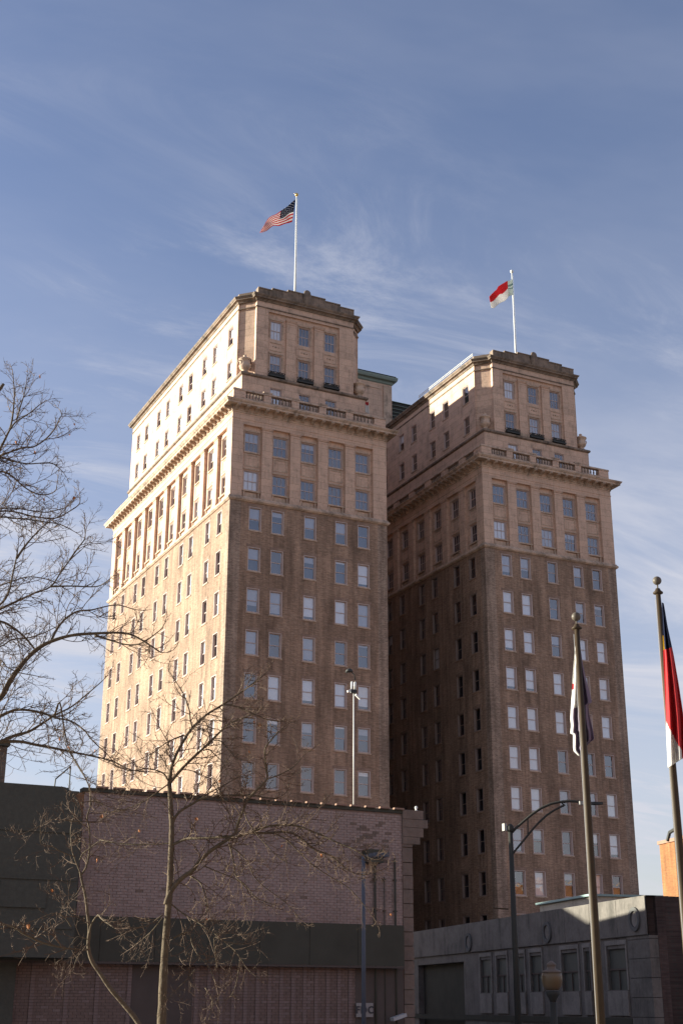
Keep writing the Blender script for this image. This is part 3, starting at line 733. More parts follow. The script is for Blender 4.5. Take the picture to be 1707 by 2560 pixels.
for r in range(9):
    for c in range(6 if r % 2 == 0 else 5):
        u = (0.5 + c + (0 if r % 2 == 0 else 0.5))/6*0.42; v = (r+0.7)/9.4*7/13
        i, j = min(43, int(u*44)), min(25, int(v*26)); p = UP[i*27+j]; e1 = (UP[(i+1)*27+j]-p); e2 = (UP[i*27+j+1]-p)
        n = e1.cross(e2).normalized(); e1.normalize(); e2 = (e2 - e1*e2.dot(e1)).normalized()
        for sgn in (-1, 1):
            pts = []
            for k in range(10):
                g = math.pi*k/5 - math.pi/2; rr = 0.075 if k % 2 == 0 else 0.032
                pts.append(p - UP[0] + n*0.013*sgn + e1*math.cos(g)*rr + e2*math.sin(g)*rr)
            st.poly(pts)
part('stars', st, cloth['white'], uf)
RN = (1200, 660, 0.10204)
def st_pick(u, v):
    if u < 0.2: return 3 if (0.25 < v < 0.38 or 0.5 < v < 0.58) else 2
    return 0 if v < 0.5 else 1
flag_obj('state_flag', [(790, 365), (715, 425), (640, 425), (540, 475), (440, 540), (390, 640), (310, 725), (225, 780)], [(800, 770), (700, 775), (660, 840), (600, 910), (500, 960), (420, 1010), (350, 1050), (270, 1050)],
    flat_place(RN, 6.9), 40, 24, ['red', 'white', 'sage', 'teal'], st_pick, lambda u, v: 0.2*math.sin(u*10+v*2)*(0.2+u) + 0.06*math.sin(v*8+u*16), 'red and white flag with pale hoist flying on the farther tower')
bf = flag_obj('small_flag', [(1540, 1325), (1570, 1330)], [(1535, 1440), (1580, 1460)], flat_place((560, 700, 0.2296), 0.5), 6, 10, ['red', 'white'], lambda u, v: 0 if v < 0.3 else 1, lambda u, v: 0.1*math.sin(u*9), 'small red and white flag hung on the tower balustrade')

# ------------------------------------------------------------------ low painted brick building in front
YB = -58.0
M['purple'] = stone('mauve_painted_brick', (0.375, 0.27, 0.235), (0.23, 0.165, 0.142), 0.75, lo=0.38)
M['purple_worn'] = stone('worn_mauve_brick', (0.31, 0.22, 0.185), (0.19, 0.135, 0.115), 0.7)
M['pier'] = stone('brown_sandstone', (0.215, 0.152, 0.12), (0.135, 0.10, 0.08), 0.8, lo=0.36)
M['purple_joint'] = plain('mauve_painted_joint', (0.285, 0.202, 0.175), 0.9)
M['lowbrick'] = stone('brown_shop_brick', (0.20, 0.135, 0.112), (0.14, 0.10, 0.085), 0.6)
M['lowbrick_light'] = stone('mauve_shop_brick', (0.235, 0.165, 0.145), (0.16, 0.12, 0.105), 0.6)
M['joint'] = plain('dark_mortar', (0.105, 0.08, 0.068), 0.95)
M['orange_brick'] = brick('orange_brick', (0.40, 0.165, 0.062), (0.32, 0.13, 0.05), (0.30, 0.17, 0.10), streak=0.2)
M['fascia'] = plain('black_fascia', (0.080, 0.074, 0.058), 0.95, var=0.18, scale=1.4, spec=0.1)
M['terracotta'] = plain('clay_coping', (0.30, 0.18, 0.13), 0.9)
shop = thing('low_shop_building', 'low mauve painted brick building in front of the towers', 'building', (-26.1, YB, 0))
SX0, SX1, SH = -26.1, -16.18, 7.22
def lx(x): return x + 26.1
mb = MB(); mb.box(0.012, 0.012, 0, lx(SX1), 21.0, SH-0.12); part('core_wall', mb, M['purple_joint'], shop)
mb = MB(); mb.quad((0.004, 0.02, 0), (0.004, 21, 0), (0.004, 21, SH-0.1), (0.004, 0.02, SH-0.1)); part('side_wall', mb, M['orange_brick'], shop)
mb = MB(); mb.box(lx(-25.9), 21.0, 0, lx(SX1)+0.3, 42, 9.35); part('shade_blocker', mb, M['orange_brick'], shop)  # unseen block, added to cast shade on the grey shop front
# painted bricks of the upper wall, each one standing proud of its joint
bw, bh, g = 0.215, 0.0755, 0.010
mb = MB(); rows = int((SH-0.15-3.80)/bh); rb = random.Random(3)
for r in range(rows):
    z = 3.80 + r*bh; off = 0 if r % 2 == 0 else -bw/2; x = off
    while x < lx(SX1)-0.02:
        a, b = max(0.0, x), min(lx(SX1), x+bw-g)
        if b-a > 0.03:
            e = rb.uniform(-0.003, 0.004); y = -0.004-e
            dx_, dz_ = (a+b)/2-8.7, z-6.25
            pe = 0.42*math.exp(-(dx_*dx_/0.5 + dz_*dz_/0.16)) + 0.006
            if rb.random() > 0.008: mb.box(a, y, z, b, 0.0115, z+bh-g, 1 if rb.random() < pe else (2 if rb.random() < 0.06 else 0))
        x += bw
o = part('painted_brick', mb, [M['purple'], M['pier'], M['purple_worn']], shop); o['kind'] = 'stuff'
# dark parapet edge with clay coping tiles
mb = MB(); mb.box(-0.06, -0.06, SH-0.12, lx(SX1), 0.3, SH-0.02); part('roof_edge', mb, M['fascia'], shop)
cm = MB(); cm.box(0, -0.10, 0, 0.34, 0.02, 0.05); cm = cm.mesh('coping_tile', M['terracotta'])
for k in range(20): link('coping_tile', cm, shop, (0.3 + 0.49*k, -0.03+random.uniform(-0.01, 0.01), SH-0.018))
mb = MB(); mb.box(lx(SX1)-0.8, 0.35, SH-0.015, lx(SX1)-0.003, 3.5, SH+0.07); part('coping_slab', mb, M['stone_trim'], shop)
# quoined corner pier with stepped cap
M['pier'] = stone('brown_sandstone', (0.215, 0.152, 0.12), (0.135, 0.10, 0.08), 0.8, lo=0.36)
mb = MB(); mb.box(lx(SX1)+0.01, 0.02, 0, lx(SX1)+0.33, 5, 7.2); part('pier_core', mb, M['joint'], shop)
zq = 0.0; hs_ = [0.42, 0.40, 0.44, 0.36, 0.40, 0.43, 0.38, 0.41, 0.40, 0.42, 0.39, 0.42, 0.40, 0.38, 0.45, 0.33, 0.36, 0.40]
for h in hs_:
    mb = MB(); mb.box(lx(SX1)+0.003, -0.03+random.uniform(-0.006, 0.006), zq+0.012, lx(SX1)+0.345, 0.9, min(7.12, zq+h-0.012)); part('quoin_stone', mb, M['pier'], shop); zq += h
    if zq > 7.05: break
for k, (dx, z0, z1) in enumerate(((0.62, 6.95, 7.22), (0.78, 6.70, 6.94), (0.62, 6.42, 6.69), (0.50, 6.2, 6.41))):
    mb = MB(); mb.box(lx(SX1)+0.002, -0.07+0.004*k, z0, lx(SX1)+dx+0.1, 0.7-0.01*k, z1); part('cap_stone', mb, M['pier'], shop)
# dark canopy band and the ribbed brick shopfront below
mb = MB(); mb.box(-4.0, -0.33, 2.67, lx(SX1)-0.16, -0.012, 3.79); part('canopy_core', mb, M['joint'], shop)
cx0, cx1, cn = -4.0, lx(SX1)-0.15, 9
for k in range(cn):
    a_, b_ = cx0+(cx1-cx0)*k/cn, cx0+(cx1-cx0)*(k+1)/cn
    mb = MB(); mb.box(a_+0.006, -0.345-random.uniform(0, 0.012), 2.66, b_-0.006, -0.331, 3.80); part('canopy_panel', mb, M['fascia'], shop)
mb = MB(); mb.box(cx0, -0.36, 2.60, cx1, -0.30, 2.655); part('canopy_drip_edge', mb, M['joint'], shop)
mb = MB(); mb.box(-4.0, -0.05, 0, lx(SX1)-0.05, -0.013, 2.65); part('shop_wall', mb, M['joint'], shop)
segs = [(-3.9, 1.62), (3.35, 8.3)]
cells = []
for a, b in segs:
    r = 0
    while 0.05 + r*bh < 2.62:
        z = 0.05 + r*bh; x = a - (bw/2 if r % 2 else 0)
        while x < b:
            p, q = max(a, x), min(b, x+bw-g)
            if q-p > 0.03: cells.append((p, q, z))
            x += bw
        r += 1
cells.sort(key=lambda c: -c[2])
bm_cache = {}
rest = MB(); nb = 0
for p, q, z in cells:
    full = abs((q-p)-(bw-g)) < 0.002
    pal = rb.random() < 0.12
    y = -0.058 - rb.uniform(0, 0.004)
    if full and nb < 290 and z > 1.55:
        key = ('b', pal)
        if key not in bm_cache:
            t = MB(); t.box(0, 0, 0, bw-g, 0.012, bh-g); bm_cache[key] = t.mesh('brick', M['lowbrick_light'] if pal else M['lowbrick'])
        link('brick', bm_cache[key], shop, (p, y, z)); nb += 1
    else:
        rest.box(p, y, z, q, y+0.012, z+bh-g, 1 if pal else 0)
o = part('brickwork', rest, [M['lowbrick'], M['lowbrick_light']], shop); o['kind'] = 'stuff'
rbm = MB(); r = 0
while 0.05 + r*bh < 2.60: rbm.box(0, 0, 0.05+r*bh, 0.11, 0.03, 0.05+r*bh+bh-g); r += 1
rbm = rbm.mesh('brick_rib', M['lowbrick_light'])
for x in [-3.4, -2.55, -1.9, -1.1, -0.2, 0.62, 1.5] + [3.4+0.36*k for k in range(14)]: link('brick_rib', rbm, shop, (x, -0.088, 0))
# pipes and conduits on the painted wall
for px, zt, rr in ((935, 5.6, 0.035), (958, 5.2, 0.015), (985, 5.75, 0.03)):
    p = at_y(px, 2200, YB); mb = MB(); mb.tube([(p.x+26.1, -0.06, 0.3), (p.x+26.1, -0.06, zt)], rr, 8); part('drainpipe', mb, M['fascia'], shop, True)
    mb = MB()
    for z in (4.2, 5.1): mb.box(p.x+26.1-rr-0.03, -0.075, z, p.x+26.1+rr+0.03, -0.004, z+0.03)
    part('pipe_clip', mb, M['fascia'], shop)
p = at_y(930, 2135, YB)
mb = MB(); mb.box(p.x+25.75, -0.36, p.z-0.28, p.x+26.3, -0.02, p.z+0.1); part('wall_box', mb, M['fascia'], shop)
# the lettered plate by the corner
def text_mesh(txt, size, mat, depth=0.01):
    cu = bpy.data.curves.new('lettering', 'FONT'); cu.body = txt; cu.size = size; cu.extrude = depth; cu.align_x = 'CENTER'; cu.align_y = 'CENTER'
    cu.space_character = 1.2; cu.offset = 0.008
    o = bpy.data.objects.new('lettering', cu); COL.objects.link(o); dg = bpy.context.evaluated_depsgraph_get(); dg.update()
    me = bpy.data.meshes.new_from_object(o.evaluated_get(dg)); COL.objects.unlink(o); bpy.data.objects.remove(o)
    me.materials.clear(); me.materials.append(mat); return me
p = at_y(911, 2525, YB-0.12)
sg = thing('wall_sign', 'small pale sign plate with dark capital letters on the shop wall', 'sign', (p.x, p.y, p.z))
mb = MB(); mb.box(-0.27, -0.015, -0.19, 0.27, 0.02, 0.19); part('plate', mb, plain('faded_sign_plate', (0.30, 0.27, 0.25), 0.7), sg)
lt = link('lettering', text_mesh('FDC', 0.27, plain('dark_letter', (0.06, 0.055, 0.06), 0.7)), sg, (0, -0.022, -0.005)); lt.rotation_euler = (math.pi/2, 0, 0)
# floodlight low by the pier
p = at_y(998, 2548, YB-0.5)
fl = thing('floodlight', 'grey floodlight sticking out low beside the stone corner pier', 'lamp', (p.x, p.y, p.z))
mb = MB(); mb.obox((-0.22, -0.1, -0.05), (0.42, 0, 0.12), (0, 0.22, 0), (-0.02, 0, 0.09)); part('lamp_head', mb, plain('grey_enamel', (0.45, 0.43, 0.42), 0.5), fl)
mb = MB(); mb.tube([(0.0, 0.1, 0), (0.0, 0.49, -0.02)], 0.02, 6); part('arm', mb, M['fascia'], fl)
# mast with cameras standing on the roof
p0 = at_y(884, 2012, -57.2); p1 = at_y(891.5, 1735, -57.2)
mast = thing('camera_mast', 'white mast with cameras and small floodlights on the shop roof', 'mast', (p0.x, -57.2, 7.1))
h = p1.z - 7.1
mb = MB(); mb.tube([(0, 0, 0), (0, 0, h)], [0.024, 0.018], 10); part('pole', mb, M['white_metal'], mast, True)
for s, z in ((-1, h+0.10), (1, h-0.05)):
    mb = MB(); mb.obox((s*0.06, -0.03, z), (s*0.15, 0, -0.08 if s < 0 else -0.12), (0, 0.06, 0), (s*0.02, 0, 0.06)); part('floodlight', mb, M['white_metal'], mast)
mb = MB(); mb.box(-0.10, -0.07, h+0.02, 0.08, 0.07, h+0.12); part('bracket', mb, M['iron'], mast)
for s in (-0.08, 0.07):
    mb = MB(); mb.lathe([(0.04, 0), (0.04, 0.24), (0.02, 0.27)], 10, (s*0.75, 0, h+0.12)); part('camera', mb, M['white_metal'], mast, True)
mb = MB(); mb.tube([(0.05, 0, h+0.45), (0.02, 0, h+0.62), (-0.12, 0, h+0.72), (-0.28, 0, h+0.66)], 0.02, 6); mb.lathe([(0.02, 0.06), (0.09, 0.03), (0.12, -0.03), (0.12, -0.05)], 10, (-0.16, 0, h+0.74)); part('antenna_dome', mb, M['iron'], mast, True)
p = at_y(1040, 2026, YB+0.1)
fin = thing('roof_finial', 'small white knob on the stepped corner pier cap', 'finial', (p.x, p.y, 7.22))
mb = MB(); mb.lathe([(0.04, 0), (0.04, 0.03), (0.02, 0.05), (0.045, 0.09), (0.045, 0.13), (0.01, 0.16)], 10); part('knob', mb, M['white_metal'], fin, True)

# ------------------------------------------------------------------ dark neighbour on the left with rounded top corner
dk = thing('dark_building', 'dark brown building with a rounded top corner at the left', 'building', (-26.45, -59.2, 0))
M['dark_wall'] = stone('blackened_brick', (0.086, 0.080, 0.063), (0.068, 0.064, 0.052), 0.6)
pts = []
zt, rr = at_y(150, 1966, -59.2).z, 1.0
xr = at_y(203, 2100, -59.2).x + 26.45
for k in range(13):
    g = math.pi/2*k/12; pts.append((xr-rr*0.6+rr*0.6*math.cos(g), zt-rr+rr*math.sin(g)))
prof = [(xr, 2.7)] + pts + [(-14.0, zt), (-14.0, 2.7)]
mb = MB(); n = len(prof)
mb.v = [(x, 0.0, z) for x, z in prof] + [(x, 0.9, z) for x, z in prof]
mb.f = [tuple(range(n)), tuple(range(2*n-1, n-1, -1))] + [(k, (k+1) % n, n+(k+1) % n, n+k) for k in range(n)]; mb.m = [0]*len(mb.f)
part('wall', mb, M['dark_wall'], dk)
mb = MB(); mb.box(-14, 0.92, 0, xr-1.2, 14, zt-0.3); part('rear_wall', mb, M['dark_wall'], dk)
mb = MB(); mb.box(-14, 1.32, 0, xr-0.1, 2.4, 2.69); part('base_wall', mb, M['dark_wall'], dk)
for z in (3.4, 4.6, 5.8):
    mb = MB(); mb.box(-13.9, -0.03, z, xr-0.05, -0.003, z+0.05); part('wall_ledge', mb, M['dark_wall'], dk)
for x in (-8.2, -5.4, -2.7):
    mb = MB(); mb.box(x-0.16, -0.07, 2.75, x+0.16, -0.004, zt-0.25); part('wall_strip', mb, M['dark_wall'], dk)
mb = MB(); mb.tube([(-3.6, -0.07, 2.8), (-3.6, -0.07, zt-0.6), (-3.1, -0.07, zt-0.5), (-3.1, -0.07, zt+0.05)], 0.03, 8); part('conduit', mb, M['joint'], dk)
for x in (-9.5, -6.8, -4.1, -1.4):
    mb = MB(); mb.box(x-0.6, -0.05, 3.9, x+0.6, -0.003, 4.55); part('blind_panel', mb, M['dark_wall'], dk)
# roof ladder frame on top
p = at(160, 1965, 44)
lad = thing('roof_hatch_frame', 'thin metal frame standing on the roof edge at the left', 'roof fixture', (p.x, p.y, p.z-0.35))
mb = MB()
for a, b in (((-0.30, 0, 0.2), (-0.28, 0, 0.55)), ((-0.28, 0, 0.55), (0.18, 0, 1.0)), ((0.18, 0, 1.0), (0.18, 0, 0.3)), ((-0.3, 0, 0.2), (0.2, 0.0, 0.30))): mb.tube([a, b], 0.022, 6)
part('rail', mb, M['iron'], lad)
mb = MB(); mb.box(-0.5, -0.1, -0.4, 0.5, 0.3, 0.2); part('kerb', mb, M['dark_wall'], lad)
pb_ = at(20, 1866, 40)
slv = thing('brown_block', 'brown building edge behind the branches at the far left', 'building', (pb_.x, pb_.y, 0))
mb = MB(); mb.box(-6, 0, 0, 0, 3, pb_.z); part('wall', mb, brick('brown_block_brick', (0.22, 0.16, 0.12), (0.18, 0.13, 0.10), (0.2, 0.17, 0.14)), slv)
mb = MB(); mb.box(-6.05, -0.08, pb_.z+0.002, 0.06, 3.05, pb_.z+0.12); part('coping', mb, M['fascia'], slv)

# ------------------------------------------------------------------ grey concrete shop across the side street
GR = at(1615, 2238, 47.8); GL = at(1038, 2331, 71.2)
gh = GR.z
dirv = Vector((GL.x-GR.x, GL.y-GR.y, 0)); glen = dirv.length; dirv.normalize()
grz = math.atan2(-dirv.y, -dirv.x)     # local x runs from the far left end towards the near right corner
gext = 8.0
gor = Vector((GR.x, GR.y, 0)) + dirv*(glen+gext)
GLN = glen + gext
grey = thing('grey_shop', 'grey concrete shop front with round medallions beside the street', 'building', gor, None, grz)
M['concrete'] = stone('stained_concrete', (0.175, 0.152, 0.134), (0.075, 0.066, 0.057), 1.0, lo=0.36)
DARKGLASS = plain('dusty_dark_glass', (0.085, 0.085, 0.072), 0.6, spec=0.2)
M['concrete_light'] = stone('pale_concrete', (0.25, 0.22, 0.195), (0.12, 0.105, 0.09), 0.85, lo=0.36)
def gu(px, py):
    """place along the grey front where a spot of the photograph meets it"""
    r = ray(px, py); nrm = Vector((-dirv.y, dirv.x, 0)); t = (Vector((GR.x, GR.y, 0))-CAM).dot(nrm)/r.dot(nrm); p = CAM + r*t
    return GLN - (Vector((p.x, p.y, 0))-Vector((GR.x, GR.y, 0))).dot(dirv), p.z
RG = (1000, 2200, 707/1568)
zb = gu(*zz(RG, (1270, 315)))[1]
wl = []
for (a, b, t0, b0) in ((445, 505, 455, 645), (535, 592, 445, 632), (630, 690, 432, 628), (720, 785, 422, 622), (893, 985, 402, 608), (1018, 1052, 392, 600), (1145, 1250, 368, 590)):
    u0, z1 = gu(*zz(RG, (a, t0))); u1, _ = gu(*zz(RG, (b, t0))); _, z0 = gu(*zz(RG, (a, b0)))
    wl.append((u0, u1, z0, z1))
u0, z1 = gu(*zz(RG, (100, 500))); u1, _ = gu(*zz(RG, (352, 470)))
zc = sum(w[2] for w in wl)/len(wl); zt2 = sum(w[3] for w in wl)/len(wl)
wl = [(w[0], w[1], zc, zt2) for w in wl]
door = (u0, u1, 0.2, zt2)
GF = (Vector((0, 0, 0)), Vector((1, 0, 0)), Vector((0, -1, 0)), 0.0)
mb = MB(); facade(GF, 0, GLN-1.6, 0, zb, wl+[door], 0, 0.3, mb); facade(GF, 0, GLN, zb, gh, [], 0.05, 0, mb)
mb.quad((0, -0.05, zb), (GLN, -0.05, zb), (GLN, 0, zb), (0, 0, zb)); mb.quad((0, -0.05, gh), (GLN, -0.05, gh), (GLN, 0.35, gh), (0, 0.35, gh)); mb.quad((0, 0.35, gh-1), (GLN, 0.35, gh-1), (GLN, 0.35, gh), (0, 0.35, gh))
part('concrete_wall', mb, M['concrete'], grey)
mb = MB(); mb.box(0.1, 0.32, 0.01, GLN-0.2, 7, gh-0.6); part('room_interior', mb, M['fascia'], grey)
# corner blocks, joint lines between slabs, panels under the windows
zq = 0.0
while zq < zb-0.1:
    h = min(0.62, zb-zq); mb = MB(); mb.box(GLN-1.6, -0.03, zq+0.008, GLN+0.004, 0.3, zq+h-0.008); part('corner_block', mb, M['concrete'], grey); zq += 0.62
n = 15
for k in range(n):
    x0 = GLN*k/n; mb = MB(); mb.box(x0+0.012, -0.085-random.uniform(0, 0.006), zb+0.02, x0+GLN/n-0.012, -0.052, gh-0.02); part('parapet_slab', mb, M['concrete'], grey)
for w in wl:
    mb = MB(); mb.box(w[0]-0.04, -0.07, 1.28, w[1]+0.04, -0.003, w[2]-0.03); part('apron_panel', mb, M['concrete_light'], grey)
    mb = MB(); mb.box(w[0]-0.10, -0.045, w[2], w[0]-0.004, -0.003, w[3]+0.12); mb.box(w[1]+0.004, -0.045, w[2], w[1]+0.10, -0.003, w[3]+0.12); mb.box(w[0]-0.1, -0.05, w[3]+0.125, w[1]+0.1, -0.003, w[3]+0.28); fr = part('window_frame', mb, M['concrete_light'], grey)
    mb = MB(); mb.quad((w[0], 0.08, w[2]), (w[1], 0.08, w[2]), (w[1], 0.08, w[3]), (w[0], 0.08, w[3])); pn_ = part('pane', mb, DARKGLASS, fr); mb = MB(); zm_ = (w[2]+w[3])/2; mb.box(w[0], 0.03, zm_-0.03, w[1], 0.07, zm_+0.03); mb.box((w[0]+w[1])/2-0.02, 0.035, w[2], (w[0]+w[1])/2+0.02, 0.068, zm_-0.032); part('glazing_bar', mb, M['joint'], fr)
mb = MB(); mb.box(6, -0.05, 0.98, GLN-1.62, -0.003, 1.2); part('dark_band', mb, M['fascia'], grey)
for px, py in ((390, 345), (827, 290), (1313, 218)):
    u, z = gu(*zz(RG, (px, py)))
    mb = MB(); segs_ = 24
    for k in range(segs_):
        a, b = 2*math.pi*k/segs_, 2*math.pi*(k+1)/segs_
        ri, ro = 0.27, 0.40
        q = lambda g, r, y: (u+r*math.cos(g), y, z+r*math.sin(g))
        mb.quad(q(a, ri, -0.15), q(b, ri, -0.15), q(b, ro, -0.15), q(a, ro, -0.15)); mb.quad(q(a, ro, -0.15), q(b, ro, -0.15), q(b, ro, -0.05), q(a, ro, -0.05)); mb.quad(q(a, ri, -0.15), q(b, ri, -0.15), q(b, ri, -0.05), q(a, ri, -0.05))
    md = part('medallion', mb, plain('sooty_ring', (0.11, 0.105, 0.10), 0.85), grey)
    mb = MB(); mb.poly([(u+0.26*math.cos(2*math.pi*k/20), -0.095, z+0.26*math.sin(2*math.pi*k/20)) for k in range(20)]); mb.poly([(u+0.08*math.cos(2*math.pi*k/10), -0.12, z+0.08*math.sin(2*math.pi*k/10)) for k in range(10)]); part('disc', mb, M['concrete_light'], md)
# dark brick return wall at the near right corner, and the roof hut
mb = MB(); mb.box(GLN-0.35, 0.31, 0, GLN+0.001, 7.0, gh-0.02); part('return_wall', mb, brick('dark_red_brick', (0.11, 0.07, 0.06), (0.085, 0.055, 0.05), (0.09, 0.07, 0.06)), grey)
hut = thing('roof_hut', 'sunlit cream hut with pale teal gutter on the grey shop roof', 'roof structure', gor, None, grz)
HA = at(1480, 2236, 56.5); 
def hl(p): v = Vector((p.x, p.y, 0))-gor; return v.dot(-dirv), v.dot(Vector((dirv.y, -dirv.x, 0)))
hu, hv = hl(HA); hz = HA.z
mb = MB(); mb.box(hu-5.4, hv, gh-1, hu, hv+3.0, hz-0.07); part('wall', mb, stone('cream_render', (0.50, 0.44, 0.35), (0.24, 0.2, 0.16), 0.8), hut)
mb = MB(); mb.box(hu-5.55, hv-0.14, hz-0.068, hu+0.1, hv+3.1, hz+0.02); part('gutter', mb, plain('pale_teal_paint', (0.27, 0.37, 0.35), 0.5), hut)
mb = MB(); mb.box(hu-1.9, hv-0.05, hz-0.62, hu-0.7, hv-0.003, hz-0.42); part('vent', mb, M['white_metal'], hut)
dk2 = thing('dark_red_building', 'dark red brick wall beside the right flagpole', 'building', (0, 0, 0))
p0 = at(1613, 2240, 48.1); p1 = at(1668, 2240, 48.1); p2 = at(1760, 2290, 48.1)
dk2.location = (p0.x, p0.y, 0)
d1 = (p2-p0); d1.z = 0; nn = Vector((-d1.y, d1.x, 0)).normalized()
mb = MB(); q0, q1, q2 = Vector((0, 0, 0)), Vector((p1.x-p0.x, p1.y-p0.y, 0)), Vector((p2.x-p0.x, p2.y-p0.y, 0))
prof = [q0, q2, q2+Vector((0, 0, p2.z)), q1+Vector((0, 0, p1.z)), q0+Vector((0, 0, p0.z))]
bk = [p + nn*5 for p in prof]; n = 5
mb.v = [tuple(p) for p in prof] + [tuple(p) for p in bk]; mb.f = [tuple(range(n)), tuple(range(2*n-1, n-1, -1))] + [(k, (k+1) % n, n+(k+1) % n, n+k) for k in range(n)]; mb.m = [0]*len(mb.f)
part('wall', mb, brick('soot_red_brick', (0.105, 0.066, 0.056), (0.085, 0.054, 0.047), (0.085, 0.066, 0.056)), dk2)
# orange brick building at the right edge
p0 = at(1647, 2112, 92); p1 = p0 + Vector((-dirv.x, -dirv.y, 0))*22
ob = thing('orange_building', 'sunlit orange brick building at the right edge', 'building', (p0.x, p0.y, 0), None, grz)
mb = MB(); mb.box(0, 0, 0, 22, 12, p0.z); part('wall', mb, M['orange_brick'], ob)
mb = MB(); mb.box(-0.1, -0.1, p0.z+0.002, 22.1, 12.1, p0.z+0.22); part('coping', mb, M['terracotta'], ob)
mb = MB(); mb.tube([(1.4, -0.15, p0.z+0.1), (1.7, -0.1, p0.z+0.6), (2.6, -0.1, p0.z+0.75)], 0.12, 8); part('roof_pipe', mb, M['iron'], ob)

# sunlit brick buildings across the plaza, seen only as reflections in the windows
for x0, x1, y, z, lab in ((80, 150, -126, 24.5, 'orange brick block across the plaza reflected in tower windows'), (-52, 62, -128, 15, 'long low tan brick block across the plaza behind the viewer')):
    b_ = thing('brick_block', lab, 'building', (x0, y, 0))
    n = int((x1-x0)/5); rows_ = int(z/4)
    hl_ = [((x1-x0)-(3.9+5*c), (x1-x0)-(2.1+5*c), 1.2+4*r, 3.2+4*r) for c in range(n) for r in range(rows_)]
    BF = (Vector((x1-x0, 0, 0)), Vector((-1, 0, 0)), Vector((0, 1, 0)), math.pi)
    mb = facade(BF, 0, x1-x0, 0, z, [((h[0]), (h[1]), h[2], h[3]) for h in hl_], 0, 0.2)
    mb.box(0, -10, 0, x1-x0, -0.4, z); part('wall', mb, M['orange_brick'], b_)
    mb = MB(); mb.box(-0.2, -10, z+0.003, x1-x0+0.2, 0.25, z+0.4); part('cornice', mb, M['stone_trim'], b_)

# ------------------------------------------------------------------ street furniture
M['bronze'] = plain('bronze_pole', (0.060, 0.042, 0.027), 0.5, metal=0.0, var=0.25, spec=0.10)
M['black'] = plain('black_paint', (0.042, 0.040, 0.034), 0.6, var=0.1, spec=0.2)
def street_pole(ptop, pbot, dist, w0, w1, label, px_ball):
    a = at(ptop[0], ptop[1], dist); 
    t = thing('flagpole', label, 'flagpole', (a.x, a.y, 0.12), 'bronze flagpoles in the plaza')
    h = a.z - 0.12
    mb = MB(); mb.tube([(0, 0, 0), (0, 0, h*0.35), (0, 0, h*0.7), (0, 0, h)], [w0, w0*0.93, (w0+w1)/2*0.95, w1], 20); part('pole', mb, M['bronze'], t, True)
    mb = MB(); mb.lathe([(w0+0.12, 0), (w0+0.12, 0.05), (w0+0.02, 0.18)], 20); part('base_collar', mb, M['bronze'], t, True)
    rb_ = px_ball*dist/F_PX/2
    mb = MB(); mb.lathe([(w1*0.9, 0.0), (w1*2.0, 0.012), (w1*2.1, 0.03), (w1*1.2, 0.06), (w1*0.9, 0.09)], 16, (0, 0, h)); part('truck', mb, M['bronze'], t, True)
    mb = MB(); mb.tube([(0, 0, h+0.08), (0, 0, h+0.16)], 0.012, 8)
    mb.lathe([(rb_*math.sin(math.pi*k/12)+0.001, -rb_*math.cos(math.pi*k/12)) for k in range(13)], 18, (0, 0, h+0.15+rb_)); part('ball', mb, plain('weathered_ball', (0.11, 0.09, 0.07), 0.45, metal=0.0, spec=0.2), t, True)
    mb = MB(); mb.tube([(-w0-0.03, -0.04, 1.2), (-w1-0.05, -0.03, h-0.1)], 0.005, 4); part('halyard', mb, M['white_metal'], t)
    return t, h
street_pole((1441, 1574), (1480, 2560), 22.0, 0.074, 0.041, 'bronze flagpole with limp white flag before the right tower', 23)
street_pole((1644, 1486), (1705, 2400), 19.7, 0.070, 0.036, 'bronze flagpole with navy and red flag at the right edge', 22)
# limp flags
RA = (1380, 1500, 0.1786)
def hang_place(reg, dist):
    def f(px, py, push): 
        q = zz(reg, (px, py)); return at(q[0], q[1], dist+push)
    return f
La = [(322, 630), (300, 900), (275, 1240), (262, 1480), (252, 1660), (262, 1760), (250, 1870), (290, 1880), (290, 2060), (300, 2120), (375, 2190)]
Ra = [(395, 700), (420, 880), (470, 1120), (520, 1300), (552, 1430), (500, 1470), (520, 1640), (560, 1800), (585, 1950), (520, 1990), (470, 2060)]
def wa_pick(u, v):
    if 0.33 < v < 0.385 and u < 0.14: return 1
    if u > 0.5: return 2  # right half: shade on the white cloth, painted in as mauve
    if 0.14 < u < 0.5 and v > 0.55: return 2
    return 0
flag_obj('limp_flag', La, Ra, hang_place(RA, 22.12), 60, 24, ['white', 'red', 'mauve'], lambda u, v: wa_pick(v, u), lambda u, v: 0.10*math.sin(v*19+u*3) + 0.05*math.sin(v*9+1), 'limp white flag with mauve painted shade and red dot on a bronze pole', group=None, thick=0.006)
RB = (1607, 1400, 0.2466)
Lb = [(188, 430), (196, 700), (205, 950), (222, 1400), (232, 1640), (240, 1900), (250, 2105)]
Rb = [(205, 440), (250, 700), (305, 960), (355, 1250), (402, 1560), (425, 1800), (440, 1985)]
def nb_pick(u, v):
    if u < 0.29: return 3 if (v < 0.16 and u > 0.20) else 0
    if u > 0.72 + 0.30*v and v < 0.75: return 2
    return 1
flag_obj('navy_red_flag', Lb, Rb, hang_place(RB, 19.50), 90, 60, ['navy', 'red', 'white', 'gold'], nb_pick, lambda u, v: 0.10*math.sin(v*14+u*2)*(0.3+u), 'limp navy red and white flag on the right bronze pole', thick=0.006)

GALV = plain('weathered_galvanised', (0.34, 0.32, 0.29), 0.6)
